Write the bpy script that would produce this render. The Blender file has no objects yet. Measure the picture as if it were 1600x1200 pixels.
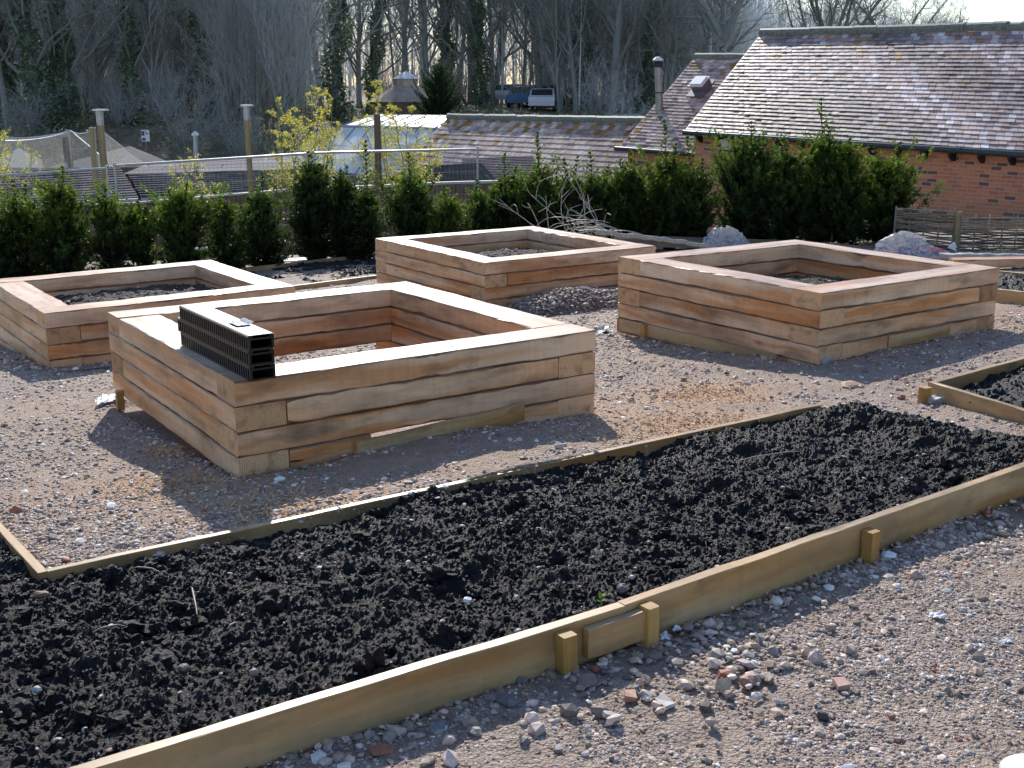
import bpy, math, random
import numpy as np
from mathutils import Vector, Matrix

scene = bpy.context.scene
C = scene.collection
rng = np.random.default_rng(7)
random.seed(7)

# ------------------------------------------------------------------ camera
F, CX, CY = 1777.0, 800.0, 600.0
PITCH = math.radians(14.27)
CAMZ = 1.944
cam = bpy.data.cameras.new('camera')
cam.sensor_width = 36.0
cam.lens = F / 1600.0 * 36.0
cam.clip_start = 0.05
cam.clip_end = 4000
cam_o = bpy.data.objects.new('camera', cam)
cam_o.location = (0, 0, CAMZ)
cam_o.rotation_euler = (math.pi / 2 - PITCH, 0, 0)
C.objects.link(cam_o)
scene.camera = cam_o
_c, _s = math.cos(PITCH), math.sin(PITCH)


def ray(px, py):
    X = (px - CX) / F
    Yv = (CY - py) / F
    return np.array([X, _c + Yv * _s, -_s + Yv * _c])


GA, GB, GC = 0.481, 0.036, -0.053      # garden plane z = GA + GB x + GC y


def at(px, py, off=0.0, Y=None, z=None):
    """survey point of the photo turned into a world point (on the garden plane, at depth Y or at height z)"""
    d = ray(px, py)
    if Y is not None:
        t = Y / d[1]
    elif z is not None:
        t = (z - CAMZ) / d[2]
    else:
        t = (GA + off - CAMZ) / (d[2] - GB * d[0] - GC * d[1])
    return np.array([0, 0, CAMZ]) + t * d


def smooth(a, b, x):
    t = np.clip((x - a) / (b - a), 0, 1)
    return t * t * (3 - 2 * t)


_tab = np.random.default_rng(99).random((256, 256))


def vnoise(x, y):
    xi = np.floor(x).astype(int); yi = np.floor(y).astype(int)
    fx = x - xi; fy = y - yi
    fx = fx * fx * (3 - 2 * fx); fy = fy * fy * (3 - 2 * fy)
    a = _tab[xi & 255, yi & 255]; b = _tab[(xi + 1) & 255, yi & 255]
    c = _tab[xi & 255, (yi + 1) & 255]; d = _tab[(xi + 1) & 255, (yi + 1) & 255]
    return (a * (1 - fx) + b * fx) * (1 - fy) + (c * (1 - fx) + d * fx) * fy


def fbm(x, y, scale, octv=4, seed=0):
    v = 0; amp = 0.5; tot = 0
    x = np.asarray(x, float) * scale + seed * 17.31
    y = np.asarray(y, float) * scale + seed * 9.77
    for k in range(octv):
        v = v + amp * vnoise(x, y); tot += amp
        x = x * 2.03 + 5.1; y = y * 2.03 + 1.7; amp *= 0.5
    return v / tot - 0.5


# ------------------------------------------------------------------ low bed line-up (used by the terrain)
far_off, near_off = 0.035, 0.06
bA = at(75, 893, far_off); bB = at(1287, 632, far_off); bC = at(1600, 690, far_off)
nD = at(150, 1200, near_off); nE = at(1600, 730, near_off)
lF = at(0, 815, far_off)


def unit(v):
    v = np.asarray(v, float)
    return v / np.linalg.norm(v)


def isect(p, d, q, e):
    A = np.array([[d[0], -e[0]], [d[1], -e[1]]])
    s = np.linalg.solve(A, np.array([q[0] - p[0], q[1] - p[1]]))
    return p + s[0] * d


nJ = at(977, 947, near_off)
nd_ = nE - nJ
nDir = unit(nE - nD)
corner_R = isect(nJ, nd_, bB, bC - bB)
nL = nD - unit(nJ - nD) * 1.9
lEnd = bA + unit(lF - bA) * 3.6
leftBack = lEnd + unit(nL - corner_R) * 1.4
nrm2 = np.array([nDir[1], -nDir[0]])            # to the camera side
SOIL_POLY = np.array([nL[:2], nJ[:2], corner_R[:2], bB[:2], bA[:2], lEnd[:2], leftBack[:2]])


def in_poly(x, y, P):
    x = np.asarray(x); y = np.asarray(y)
    c = np.zeros(x.shape, bool); n = len(P); j = n - 1
    for i in range(n):
        xi, yi = P[i]; xj, yj = P[j]
        if yi != yj:
            m = ((yi > y) != (yj > y)) & (x < (xj - xi) * (y - yi) / (yj - yi) + xi)
            c ^= m
        j = i
    return c


_mound = at(893, 482)
_m2 = np.array([-0.1, 5.35])


def ground_z(x, y):
    x = np.asarray(x, float); y = np.asarray(y, float)
    h = GA + GB * np.clip(x, -11, 11) + GC * np.clip(y, -3, 19.0)
    d = (x - nD[0]) * nrm2[0] + (y - nD[1]) * nrm2[1]
    h = h - 0.085 * smooth(-0.12, 0.06, d) * smooth(9, 5, y)
    h = h + 0.05 * np.exp(-((x - _m2[0]) ** 2 + (y - _m2[1]) ** 2) / 0.55)
    h = h - 0.13 * in_poly(x, y, SOIL_POLY)
    t = smooth(18.9, 23.0, y)
    fz = np.interp(y, [23, 45, 62, 90, 140, 220, 600, 1600], [-2.3, -2.1, 0.25, 1.3, 3.0, 2.0, -4, -12])
    h = h * (1 - t) + (fz + fbm(x, y, 0.06, 3, 3) * 1.2 * smooth(24, 60, y)) * t
    return h


# ------------------------------------------------------------------ scene helpers
def tag(o, label=None, cat=None, group=None, kind=None):
    if label: o['label'] = label
    if cat: o['category'] = cat
    if group: o['group'] = group
    if kind: o['kind'] = kind
    return o


def thing(name, label, cat, loc=(0, 0, 0), group=None):
    o = bpy.data.objects.new(name, None)
    o.empty_display_size = 0.1
    C.objects.link(o)
    o.location = Vector([float(a) for a in loc])
    return tag(o, label, cat, group)


def chain_loc(p):
    v = Vector((0, 0, 0))
    while p is not None:
        v += p.location
        p = p.parent
    return v


class MB:
    """gathers vertex / face arrays and links them as ONE mesh object"""
    def __init__(self):
        self.V = []; self.F = []; self.n = 0; self.col = []; self.mi = []; self.uv = []; self.uv2 = []

    def add(self, V, Fs, col=None, mi=0, uv=None, uv2=None):
        V = np.asarray(V, float).reshape(-1, 3)
        Fs = np.asarray(Fs, int)
        if Fs.ndim == 1: Fs = Fs[None]
        self.V.append(V); self.F.append(Fs + self.n); self.n += len(V)
        if col is None: col = np.ones((len(V), 3))
        col = np.asarray(col, float)
        if col.ndim == 1: col = np.tile(col, (len(V), 1))
        self.col.append(col)
        self.mi.append(np.full(len(Fs), mi))
        k = Fs.shape[0] * Fs.shape[1]
        self.uv.append(np.zeros((k, 2)) if uv is None else np.asarray(uv, float).reshape(-1, 2))
        self.uv2.append(np.zeros((k, 2)) if uv2 is None else np.asarray(uv2, float).reshape(-1, 2))
        return self

    def box(self, o, ax, ay, az, col=None, mi=0):
        o, ax, ay, az = [np.asarray(a, float) for a in (o, ax, ay, az)]
        V = [o, o + ax, o + ax + ay, o + ay]
        V = V + [v + az for v in V]
        lx, ly, lz = [np.linalg.norm(a) for a in (ax, ay, az)]
        Fc = [[0, 3, 2, 1], [4, 5, 6, 7], [0, 1, 5, 4], [1, 2, 6, 5], [2, 3, 7, 6], [3, 0, 4, 7]]
        U = []
        for a, b in ((ly, lx), (lx, ly), (lx, lz), (ly, lz), (lx, lz), (ly, lz)):
            U += [(0, 0), (a, 0), (a, b), (0, b)]
        return self.add(V, Fc, col, mi, U)

    def tube(self, P, R, k=6, col=None, mi=0, cap=True):
        V, Q = tube(P, R, k)
        self.add(V, Q, col, mi)
        if cap:
            n = len(P)
            for r in (0, n - 1):
                ring = V[r * k:(r + 1) * k]
                self.add(np.vstack([ring, ring.mean(0)]), [[i, (i + 1) % k, k] if r else [(i + 1) % k, i, k] for i in range(k)], None if col is None else col if np.ndim(col) == 1 else np.vstack([np.asarray(col)[:k], np.asarray(col)[:1]]), mi)
        return self

    def mesh(self, name, smooth=False, shift=(0, 0, 0)):
        V = np.vstack(self.V) - np.array(shift)
        me = bpy.data.meshes.new(name)
        me.vertices.add(len(V)); me.vertices.foreach_set('co', V.ravel().astype(np.float32))
        tot = np.concatenate([np.full(len(f), f.shape[1]) for f in self.F])
        idx = np.concatenate([f.ravel() for f in self.F])
        me.loops.add(len(idx)); me.loops.foreach_set('vertex_index', idx.astype(np.int32))
        me.polygons.add(len(tot))
        st = np.concatenate([[0], np.cumsum(tot)[:-1]])
        me.polygons.foreach_set('loop_start', st.astype(np.int32))
        me.polygons.foreach_set('loop_total', tot.astype(np.int32))
        me.polygons.foreach_set('material_index', np.concatenate(self.mi).astype(np.int32))
        me.polygons.foreach_set('use_smooth', np.full(len(tot), bool(smooth)))
        u = me.uv_layers.new(name='UVMap'); u.data.foreach_set('uv', np.vstack(self.uv).ravel().astype(np.float32))
        u2 = me.uv_layers.new(name='face'); u2.data.foreach_set('uv', np.vstack(self.uv2).ravel().astype(np.float32))
        col = np.vstack(self.col)
        a = me.color_attributes.new('Col', 'FLOAT_COLOR', 'POINT')
        a.data.foreach_set('color', np.hstack([col, np.ones((len(col), 1))]).ravel().astype(np.float32))
        me.update(calc_edges=True)
        me.validate()
        return me

    def build(self, name, mats, parent=None, loc=None, smooth=False):
        base = chain_loc(parent) if parent is not None else Vector((0, 0, 0))
        sh = base if loc is None else base + Vector([float(a) for a in loc])
        me = self.mesh(name, smooth, sh)
        for m in (mats if isinstance(mats, (list, tuple)) else [mats]):
            me.materials.append(m)
        o = bpy.data.objects.new(name, me)
        if loc is not None: o.location = Vector([float(a) for a in loc])
        C.objects.link(o)
        if parent is not None: o.parent = parent
        return o


def frames(P):
    P = np.asarray(P, float)
    T = np.gradient(P, axis=0)
    T /= np.linalg.norm(T, axis=1)[:, None] + 1e-12
    ref = np.where(np.abs(T[:, 2:3]) > 0.9, np.array([[1.0, 0, 0]]), np.array([[0, 0, 1.0]]))
    if abs(T[:, 2]).mean() > 0.6: ref = np.tile(np.array([[1.0, 0.05, 0]]), (len(P), 1))
    else: ref = np.tile(np.array([[0.03, 0.02, 1.0]]), (len(P), 1))
    A = np.cross(T, ref); A /= np.linalg.norm(A, axis=1)[:, None] + 1e-12
    B = np.cross(T, A)
    return T, A, B


def tube(P, R, k=6):
    P = np.asarray(P, float); n = len(P)
    R = np.broadcast_to(np.asarray(R, float), (n,))
    T, A, B = frames(P)
    th = np.linspace(0, 2 * np.pi, k, endpoint=False)
    V = P[:, None] + R[:, None, None] * (np.cos(th)[None, :, None] * A[:, None] + np.sin(th)[None, :, None] * B[:, None])
    i = np.arange(n - 1)[:, None] * k; j = np.arange(k)[None]; j2 = (j + 1) % k
    Q = np.stack([i + j, i + j2, i + k + j2, i + k + j], -1).reshape(-1, 4)
    return V.reshape(-1, 3), Q


def lathe(mb, c, prof, k=20, col=None, mi=0, axis=None):
    P = np.array([[c[0], c[1], c[2] + z] for r, z in prof]); R = np.array([r for r, z in prof])
    th = np.linspace(0, 2 * np.pi, k, endpoint=False)
    V = np.stack([P[:, None, 0] + R[:, None] * np.cos(th), P[:, None, 1] + R[:, None] * np.sin(th), np.repeat(P[:, 2:3], k, 1)], -1)
    n = len(prof)
    i = np.arange(n - 1)[:, None] * k; j = np.arange(k)[None]; j2 = (j + 1) % k
    Q = np.stack([i + j, i + j2, i + k + j2, i + k + j], -1).reshape(-1, 4)
    mb.add(V.reshape(-1, 3), Q, col, mi)


def dup(root, loc, rz=0.0, sc=1.0):
    r = root.copy(); C.objects.link(r)
    r.location = Vector([float(a) for a in loc]); r.rotation_euler = (0, 0, rz); r.scale = (sc, sc, sc)
    for ch in list(root.children):
        c = ch.copy(); C.objects.link(c); c.parent = r
        for g in list(ch.children):
            d = g.copy(); C.objects.link(d); d.parent = c
    return r


# ------------------------------------------------------------------ material helpers
class Mat:
    def __init__(self, name):
        self.m = bpy.data.materials.new(name); self.m.use_nodes = True
        self.t = self.m.node_tree; self.t.nodes.clear()
        self.out = self.t.nodes.new('ShaderNodeOutputMaterial')

    def n(self, typ, ins=None, **props):
        nd = self.t.nodes.new('ShaderNode' + typ)
        for k, v in props.items(): setattr(nd, k, v)
        for k, v in (ins or {}).items(): self.set(nd, k, v)
        return nd

    def set(self, nd, k, v):
        s = nd.inputs[k]
        if hasattr(v, 'is_linked') or isinstance(v, bpy.types.NodeSocket): self.t.links.new(v, s)
        else:
            if isinstance(v, (tuple, list)) and len(v) == 3 and s.type == 'RGBA': v = (*v, 1)
            s.default_value = v

    def ramp(self, fac, stops, interp='LINEAR'):
        r = self.n('ValToRGB', {0: fac}); r.color_ramp.interpolation = interp
        el = r.color_ramp.elements
        while len(el) < len(stops): el.new(0.5)
        for e, (p, c) in zip(el, stops):
            e.position = p; e.color = (*c, 1) if isinstance(c, (tuple, list)) else (c, c, c, 1)
        return r.outputs[0]

    def mix(self, f, a, b, mode='MIX'):
        r = self.n('Mix', data_type='RGBA', blend_type=mode)
        self.set(r, 0, f); self.set(r, 6, a); self.set(r, 7, b)
        return r.outputs[2]

    def math(self, op, a, b=0.0, c=0.0, clamp=False):
        r = self.n('Math', operation=op, use_clamp=clamp)
        self.set(r, 0, a); self.set(r, 1, b); self.set(r, 2, c)
        return r.outputs[0]

    def noise(self, vec, scale, detail=4, rough=0.55, dist=0.0, col=False):
        r = self.n('TexNoise', {'Scale': scale, 'Detail': detail, 'Roughness': rough, 'Distortion': dist})
        if vec is not None: self.set(r, 'Vector', vec)
        return r.outputs[1 if col else 0]

    def map(self, vec, scale=(1, 1, 1), loc=(0, 0, 0)):
        r = self.n('Mapping', {'Vector': vec, 'Scale': scale}); self.set(r, 'Location', loc)
        return r.outputs[0]

    def coord(self, k='Object'):
        return self.n('TexCoord').outputs[k]

    def attr(self, name='Col'):
        return self.n('Attribute', attribute_name=name)

    def bsdf(self, color, rough=0.6, bump=None, bstr=0.3, bdist=0.01, spec=0.5, metal=0.0, **extra):
        b = self.n('BsdfPrincipled')
        self.set(b, 'Base Color', color); self.set(b, 'Roughness', rough)
        self.set(b, 'Specular IOR Level', spec); self.set(b, 'Metallic', metal)
        for k, v in extra.items(): self.set(b, k.replace('_', ' '), v)
        if bump is not None:
            bn = self.n('Bump', {'Strength': bstr, 'Distance': bdist, 'Height': bump})
            self.set(b, 'Normal', bn.outputs[0])
        self.t.links.new(b.outputs[0], self.out.inputs[0])
        self.b = b
        return b


def simple(name, col, rough=0.6, spec=0.5, metal=0.0, var=0.12, scale=8.0, bstr=0.15, bd=0.004):
    m = Mat(name)
    co = m.coord('Object')
    n1 = m.noise(co, scale, 5)
    c = m.ramp(n1, [(0.3, tuple(a * (1 - var) for a in col)), (0.7, tuple(min(1, a * (1 + var)) for a in col))])
    m.bsdf(c, rough, n1, bstr, bd, spec, metal)
    return m.m


M = {}


def wood_mat(name, pale, mid, orange, dark, wane=True, stain=0.8, rough=0.6, knot=True, greenish=None):
    m = Mat(name)
    uv = m.n('UVMap', uv_map='UVMap').outputs[0]
    fc = m.n('SeparateXYZ', {0: m.n('UVMap', uv_map='face').outputs[0]})
    oi = m.n('ObjectInfo').outputs['Random']
    sx = m.n('SeparateXYZ', {0: uv})
    ux = m.math('ADD', sx.outputs[0], m.math('MULTIPLY', oi, 57.0))
    uz = m.math('ADD', m.math('MULTIPLY', fc.outputs[0], 3.7), m.math('MULTIPLY', oi, 31.0))
    vec = m.n('CombineXYZ', {0: ux, 1: sx.outputs[1], 2: uz}).outputs[0]
    warp = m.noise(m.map(vec, (1.5, 6, 1)), 1.0, 2)
    vec2 = m.n('CombineXYZ', {0: ux, 1: m.math('ADD', sx.outputs[1], m.math('MULTIPLY', warp, 0.10)), 2: uz}).outputs[0]
    grain = m.noise(m.map(vec2, (2.2, 70, 1)), 1.0, 6, 0.62)
    fine = m.noise(m.map(vec, (14, 160, 1)), 1.0, 3, 0.6)
    band = m.noise(m.map(vec2, (0.7, 9, 1)), 1.0, 3, 0.5)
    sw = m.noise(m.map(vec, (34, 1.5, 1)), 1.0, 3, 0.6)
    base = m.ramp(band, [(0.36, orange), (0.49, mid), (0.60, pale)])
    base = m.mix(m.math('MULTIPLY', m.math('ABSOLUTE', m.math('SUBTRACT', grain, 0.5)), 1.2), base, m.mix(0.45, base, dark))
    tint = m.ramp(oi, [(0.0, (1.05, 0.97, 0.90)), (0.3, (0.93, 0.91, 0.90)), (0.5, (1.04, 0.98, 0.92)), (0.72, (0.85, 0.72, 0.58)), (1.0, (1.0, 0.92, 0.84))])
    base = m.mix(1.0, base, tint, 'MULTIPLY')
    base = m.mix(m.ramp(sw, [(0.42, 0.0), (0.75, 0.30)]), base, m.mix(0.5, base, dark))
    st = m.noise(m.map(vec, (1.3, 4.5, 1)), 1.0, 5, 0.62)
    base = m.mix(m.ramp(st, [(0.46, 0.0), (0.76, stain)]), base, tuple(d * 1.25 for d in dark))
    smu = m.noise(m.map(vec, (2.6, 6.5, 1), (3, 8, 1)), 1.0, 4, 0.6)
    base = m.mix(m.ramp(smu, [(0.55, 0.0), (0.71, 0.72 * stain)]), base, tuple(d * 0.9 for d in dark))
    if greenish:
        base = m.mix(m.ramp(m.noise(m.map(vec, (1.1, 3, 1), (5, 5, 5)), 1.0, 3), [(0.45, 0.0), (0.7, 0.5)]), base, greenish)
    if knot:
        vo = m.n('TexVoronoi', {'Vector': m.map(vec, (2.4, 5.5, 1)), 'Scale': 1.0}, feature='F1')
        kr = m.n('SeparateColor', {0: vo.outputs['Color']}).outputs[0]
        base = m.mix(m.math('MULTIPLY', m.ramp(kr, [(0.80, 0.0), (0.84, 1.0)]), m.ramp(vo.outputs['Distance'], [(0.04, 0.75), (0.08, 0.4), (0.15, 0.0)])), base, tuple(d * 1.5 for d in dark))
    if wane:
        wn = m.noise(m.n('CombineXYZ', {0: m.math('MULTIPLY', ux, 1.6), 1: uz, 2: 0.0}).outputs[0], 1.0, 4, 0.62)
        lv = m.math('MINIMUM', fc.outputs[1], m.math('SUBTRACT', 1.0, fc.outputs[1]))
        w = m.math('SUBTRACT', m.math('MULTIPLY', m.math('SUBTRACT', wn, 0.60), 1.9), lv)
        base = m.mix(m.ramp(w, [(0.0, 0.0), (0.03, 0.8)]), base, m.mix(m.noise(vec, 25, 3), (0.14, 0.045, 0.02), (0.05, 0.026, 0.018)))
        lv2 = m.ramp(lv, [(0.0, 0.8), (0.025, 0.25), (0.07, 0.0)])
        base = m.mix(lv2, base, dark)
        blk = m.noise(m.map(vec, (2.4, 16, 1), (9, 2, 4)), 1.0, 4, 0.6)
        base = m.mix(m.ramp(blk, [(0.71, 0.0), (0.74, 0.9)]), base, (0.018, 0.014, 0.012))
    h = m.math('ADD', m.math('MULTIPLY', grain, 0.7), m.math('MULTIPLY', fine, 0.3))
    m.bsdf(base, m.ramp(grain, [(0.2, rough - 0.08), (0.8, rough + 0.1)]), h, 0.35, 0.0009, 0.5)
    return m.m


M['sleeper'] = wood_mat('oak_sleeper', (0.93, 0.65, 0.42), (0.87, 0.52, 0.28), (0.71, 0.30, 0.095), (0.13, 0.066, 0.038), rough=0.37)
M['sleeper_top'] = wood_mat('sunlit_oak_sleeper', (0.91, 0.68, 0.47), (0.87, 0.58, 0.37), (0.74, 0.39, 0.18), (0.15, 0.085, 0.05), rough=0.36)  # paler top course, sunlight on its tops put into the colour
M['board'] = wood_mat('tanalised_pine', (0.68, 0.50, 0.28), (0.60, 0.40, 0.185), (0.50, 0.26, 0.08), (0.095, 0.06, 0.035), wane=False, stain=1.0, greenish=(0.46, 0.34, 0.18), rough=0.44)
M['stake'] = wood_mat('stake_pine', (0.60, 0.40, 0.13), (0.54, 0.32, 0.09), (0.42, 0.21, 0.055), (0.10, 0.06, 0.03), wane=False, stain=0.4, knot=False)
M['post_wood'] = wood_mat('post_pine', (0.42, 0.36, 0.20), (0.36, 0.30, 0.15), (0.28, 0.20, 0.10), (0.10, 0.08, 0.05), wane=False, stain=0.4, knot=False)
M['old_wood'] = wood_mat('grey_wood', (0.30, 0.25, 0.19), (0.24, 0.19, 0.14), (0.2, 0.14, 0.09), (0.07, 0.055, 0.045), wane=False, stain=0.6)


def end_mat():
    m = Mat('sleeper_end_grain')
    uv = m.n('UVMap', uv_map='UVMap').outputs[0]
    oi = m.n('ObjectInfo').outputs['Random']
    cx = m.math('MULTIPLY', oi, 0.22); 
    sp = m.n('SeparateXYZ', {0: uv})
    dx = m.math('SUBTRACT', sp.outputs[0], m.math('ADD', cx, 0.02)); dy = m.math('SUBTRACT', sp.outputs[1], 0.06)
    vec = m.n('CombineXYZ', {0: dx, 1: dy, 2: oi}).outputs[0]
    wv = m.n('TexWave', {'Vector': vec, 'Scale': 34.0, 'Distortion': 3.0, 'Detail': 2.0, 'Detail Scale': 2.0}, wave_type='RINGS', rings_direction='Z')
    n1 = m.noise(m.n('CombineXYZ', {0: m.math('ADD', sp.outputs[0], m.math('MULTIPLY', oi, 40)), 1: sp.outputs[1], 2: 0.0}).outputs[0], 14, 4)
    base = m.ramp(wv.outputs[0], [(0.2, (0.58, 0.35, 0.18)), (0.8, (0.82, 0.57, 0.33))])
    base = m.mix(m.ramp(n1, [(0.5, 0.0), (0.75, 0.7)]), base, (0.16, 0.085, 0.05))
    base = m.mix(1.0, base, m.ramp(oi, [(0, (1.1, 1.0, .95)), (.5, (0.95, .9, .85)), (.75, (.55, .42, .35)), (1, (1.0, .9, .8))]), 'MULTIPLY')
    m.bsdf(base, 0.75, wv.outputs[0], 0.25, 0.003, 0.3)
    return m.m


M['end'] = end_mat()


def ground_mat():
    m = Mat('gravel_ground')
    co = m.coord('Object')
    a = m.attr('Col'); sc = m.n('SeparateColor', {0: a.outputs[0]})
    big = m.noise(co, 1.3, 4); mid = m.noise(co, 9, 5, 0.6); fine = m.noise(co, 70, 4, 0.65)
    v1 = m.n('TexVoronoi', {'Vector': co, 'Scale': 75.0, 'Randomness': 1.0})
    v2 = m.n('TexVoronoi', {'Vector': co, 'Scale': 190.0, 'Randomness': 1.0})
    cell = m.n('SeparateColor', {0: v1.outputs['Color']}).outputs[0]
    cell2 = m.n('SeparateColor', {0: v2.outputs['Color']}).outputs[1]
    base = m.ramp(fine, [(0.3, (0.19, 0.155, 0.13)), (0.55, (0.36, 0.30, 0.255)), (0.75, (0.50, 0.43, 0.38))])
    peb = m.ramp(cell, [(0.0, (0.14, 0.12, 0.115)), (0.4, (0.34, 0.285, 0.25)), (0.75, (0.48, 0.41, 0.375)), (1.0, (0.66, 0.62, 0.60))])
    peb2 = m.ramp(cell2, [(0.0, (0.17, 0.145, 0.125)), (0.6, (0.40, 0.34, 0.295)), (1.0, (0.60, 0.54, 0.50))])
    base = m.mix(0.55, base, peb2)
    base = m.mix(m.ramp(v1.outputs['Distance'], [(0.28, 0.7), (0.5, 0.0)]), base, peb)
    base = m.mix(m.ramp(mid, [(0.42, 0.5), (0.6, 0.0)]), base, (0.20, 0.16, 0.13))
    base = m.mix(m.ramp(big, [(0.4, 0.0), (0.65, 0.35)]), base, (0.42, 0.34, 0.26))
    saw = m.math('MULTIPLY', sc.outputs[0], m.ramp(m.noise(co, 40, 4, 0.7), [(0.40, 0.0), (0.58, 1.0)]))
    base = m.mix(saw, base, m.ramp(fine, [(0.3, (0.40, 0.20, 0.08)), (0.7, (0.72, 0.45, 0.23))]))
    base = m.mix(1.0, base, (1.14, 1.035, 0.94), 'MULTIPLY')
    lit = m.ramp(m.noise(co, 1.1, 6, 0.7), [(0.35, (0.13, 0.12, 0.065)), (0.5, (0.26, 0.20, 0.13)), (0.7, (0.40, 0.30, 0.22))])
    lit = m.mix(m.ramp(m.noise(m.map(co, (0.14, 0.14, 0.14)), 1.0, 3), [(0.48, 0.0), (0.62, 0.7)]), lit, (0.12, 0.15, 0.06))
    base = m.mix(sc.outputs[1], base, lit)
    h = m.math('ADD', m.math('MULTIPLY', m.math('SUBTRACT', 0.6, v1.outputs['Distance']), 0.8), m.math('ADD', fine, m.math('MULTIPLY', m.math('SUBTRACT', 0.6, v2.outputs['Distance']), 0.35)))
    m.bsdf(base, 0.75, h, 0.9, 0.014, 0.4)
    return m.m


M['ground'] = ground_mat()


def vcol_mat(name, rough=0.7, spec=0.4, nscale=60, var=0.25, bstr=0.3, bd=0.004):
    m = Mat(name)
    co = m.coord('Object'); a = m.attr('Col').outputs[0]
    n1 = m.noise(co, nscale, 4, 0.6)
    c = m.mix(1.0, a, m.ramp(n1, [(0.3, 1 - var), (0.7, 1 + var)]), 'MULTIPLY')
    m.bsdf(c, rough, n1, bstr, bd, spec)
    return m.m


M['stone'] = vcol_mat('stone', 0.62, 0.45)


def soil_mat(name, dark, light, rough, speck=True):
    m = Mat(name)
    co = m.coord('Object')
    n1 = m.noise(co, 45, 6, 0.7); n2 = m.noise(co, 7, 4); n3 = m.noise(co, 190, 3, 0.6)
    c = m.ramp(n1, [(0.3, dark), (0.62, light), (0.85, tuple(min(1, a * 2.0) for a in light))])
    c = m.mix(m.ramp(n2, [(0.4, 0.0), (0.7, 0.6)]), c, dark)
    if speck:
        v = m.n('TexVoronoi', {'Vector': co, 'Scale': 150.0})
        r = m.n('SeparateColor', {0: v.outputs['Color']}).outputs[0]
        c = m.mix(m.math('MULTIPLY', m.ramp(r, [(0.93, 0.0), (0.96, 0.6)]), m.ramp(v.outputs['Distance'], [(0.2, 1.0), (0.3, 0.0)])), c, (0.20, 0.14, 0.09))
    h = m.math('ADD', n1, m.math('MULTIPLY', n3, 0.5))
    m.bsdf(c, m.ramp(n3, [(0.35, rough - 0.1), (0.65, rough + 0.2)]), h, 1.0, 0.02, 0.38)
    return m.m


M['soil'] = soil_mat('black_compost', (0.0085, 0.0070, 0.0062), (0.028, 0.0215, 0.0185), 0.52)
M['soil2'] = soil_mat('brown_topsoil', (0.05, 0.04, 0.032), (0.17, 0.13, 0.10), 0.75)


def leaf_mat(name, trans=0.35, rough=0.5, spec=0.25):
    m = Mat(name)
    a = m.attr('Col').outputs[0]
    b = m.bsdf(a, rough, None, spec=spec)
    tr = m.n('BsdfTranslucent', {0: m.mix(1.0, a, (1.5, 1.6, 0.7), 'MULTIPLY')})
    mx = m.n('MixShader', {0: trans}); m.set(mx, 1, b.outputs[0]); m.set(mx, 2, tr.outputs[0])
    m.t.links.new(mx.outputs[0], m.out.inputs[0])
    return m.m


M['leaf'] = leaf_mat('conifer_foliage', 0.45)
M['birchleaf'] = leaf_mat('spring_leaf', 0.5)
M['ivy'] = leaf_mat('ivy_leaf', 0.15, 0.4)


def bark_mat(name, c1, c2, c3):
    m = Mat(name)
    co = m.coord('Object')
    oi = m.n('ObjectInfo').outputs['Random']
    n1 = m.noise(m.map(co, (9, 9, 1.6)), 1.0, 5, 0.65); n2 = m.noise(co, 0.5, 3)
    c = m.ramp(n1, [(0.3, c1), (0.7, c2)])
    c = m.mix(m.ramp(n2, [(0.45, 0.0), (0.65, 0.7)]), c, c3)
    c = m.mix(1.0, c, m.ramp(oi, [(0, 0.75), (1, 1.2)]), 'MULTIPLY')
    m.bsdf(c, 0.85, n1, 0.5, 0.03, 0.25)
    return m.m


M['bark'] = bark_mat('bark', (0.19, 0.195, 0.19), (0.37, 0.375, 0.36), (0.22, 0.30, 0.22))  # bark, twig and limb tones paled and cooled to paint in haze
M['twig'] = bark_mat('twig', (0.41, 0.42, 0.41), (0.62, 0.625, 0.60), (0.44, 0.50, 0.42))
M['farwood_haze'] = bark_mat('hazed_far_twig', (0.62, 0.645, 0.66), (0.78, 0.80, 0.81), (0.64, 0.69, 0.67))  # distance haze put into the colour, paler and bluer than twigs
M['stemwood'] = bark_mat('young_stem', (0.07, 0.06, 0.05), (0.14, 0.12, 0.095), (0.08, 0.08, 0.05))
M['limb'] = bark_mat('dark_limb', (0.20, 0.205, 0.20), (0.36, 0.365, 0.35), (0.22, 0.27, 0.20))
M['palebark'] = simple('pale_branch', (0.42, 0.39, 0.33), 0.5, 0.5, var=0.3, scale=30)


def tile_mat(name, lo, hi, spec):
    m = Mat(name)
    co = m.coord('Object'); a = m.attr('Col').outputs[0]
    n1 = m.noise(co, 9, 5, 0.65); n2 = m.noise(co, 60, 3)
    c = m.mix(1.0, a, m.ramp(n1, [(0.3, 0.72), (0.7, 1.25)]), 'MULTIPLY')
    c = m.mix(m.ramp(n2, [(0.55, 0.0), (0.75, 0.35)]), c, (0.36, 0.33, 0.29))
    m.bsdf(c, m.ramp(n1, [(0.3, lo), (0.7, hi)]), n2, 0.25, 0.004, spec)
    return m.m


M['tile'] = tile_mat('clay_tile', .45, .65, .5)
M['tile_mid'] = tile_mat('rough_clay_tile', .65, .85, .25)
M['tile_dull'] = tile_mat('dull_slate', .8, .95, .12)
M['ridge'] = simple('mossy_ridge', (0.19, 0.21, 0.17), 0.6, 0.5, var=0.4, scale=14)


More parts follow.
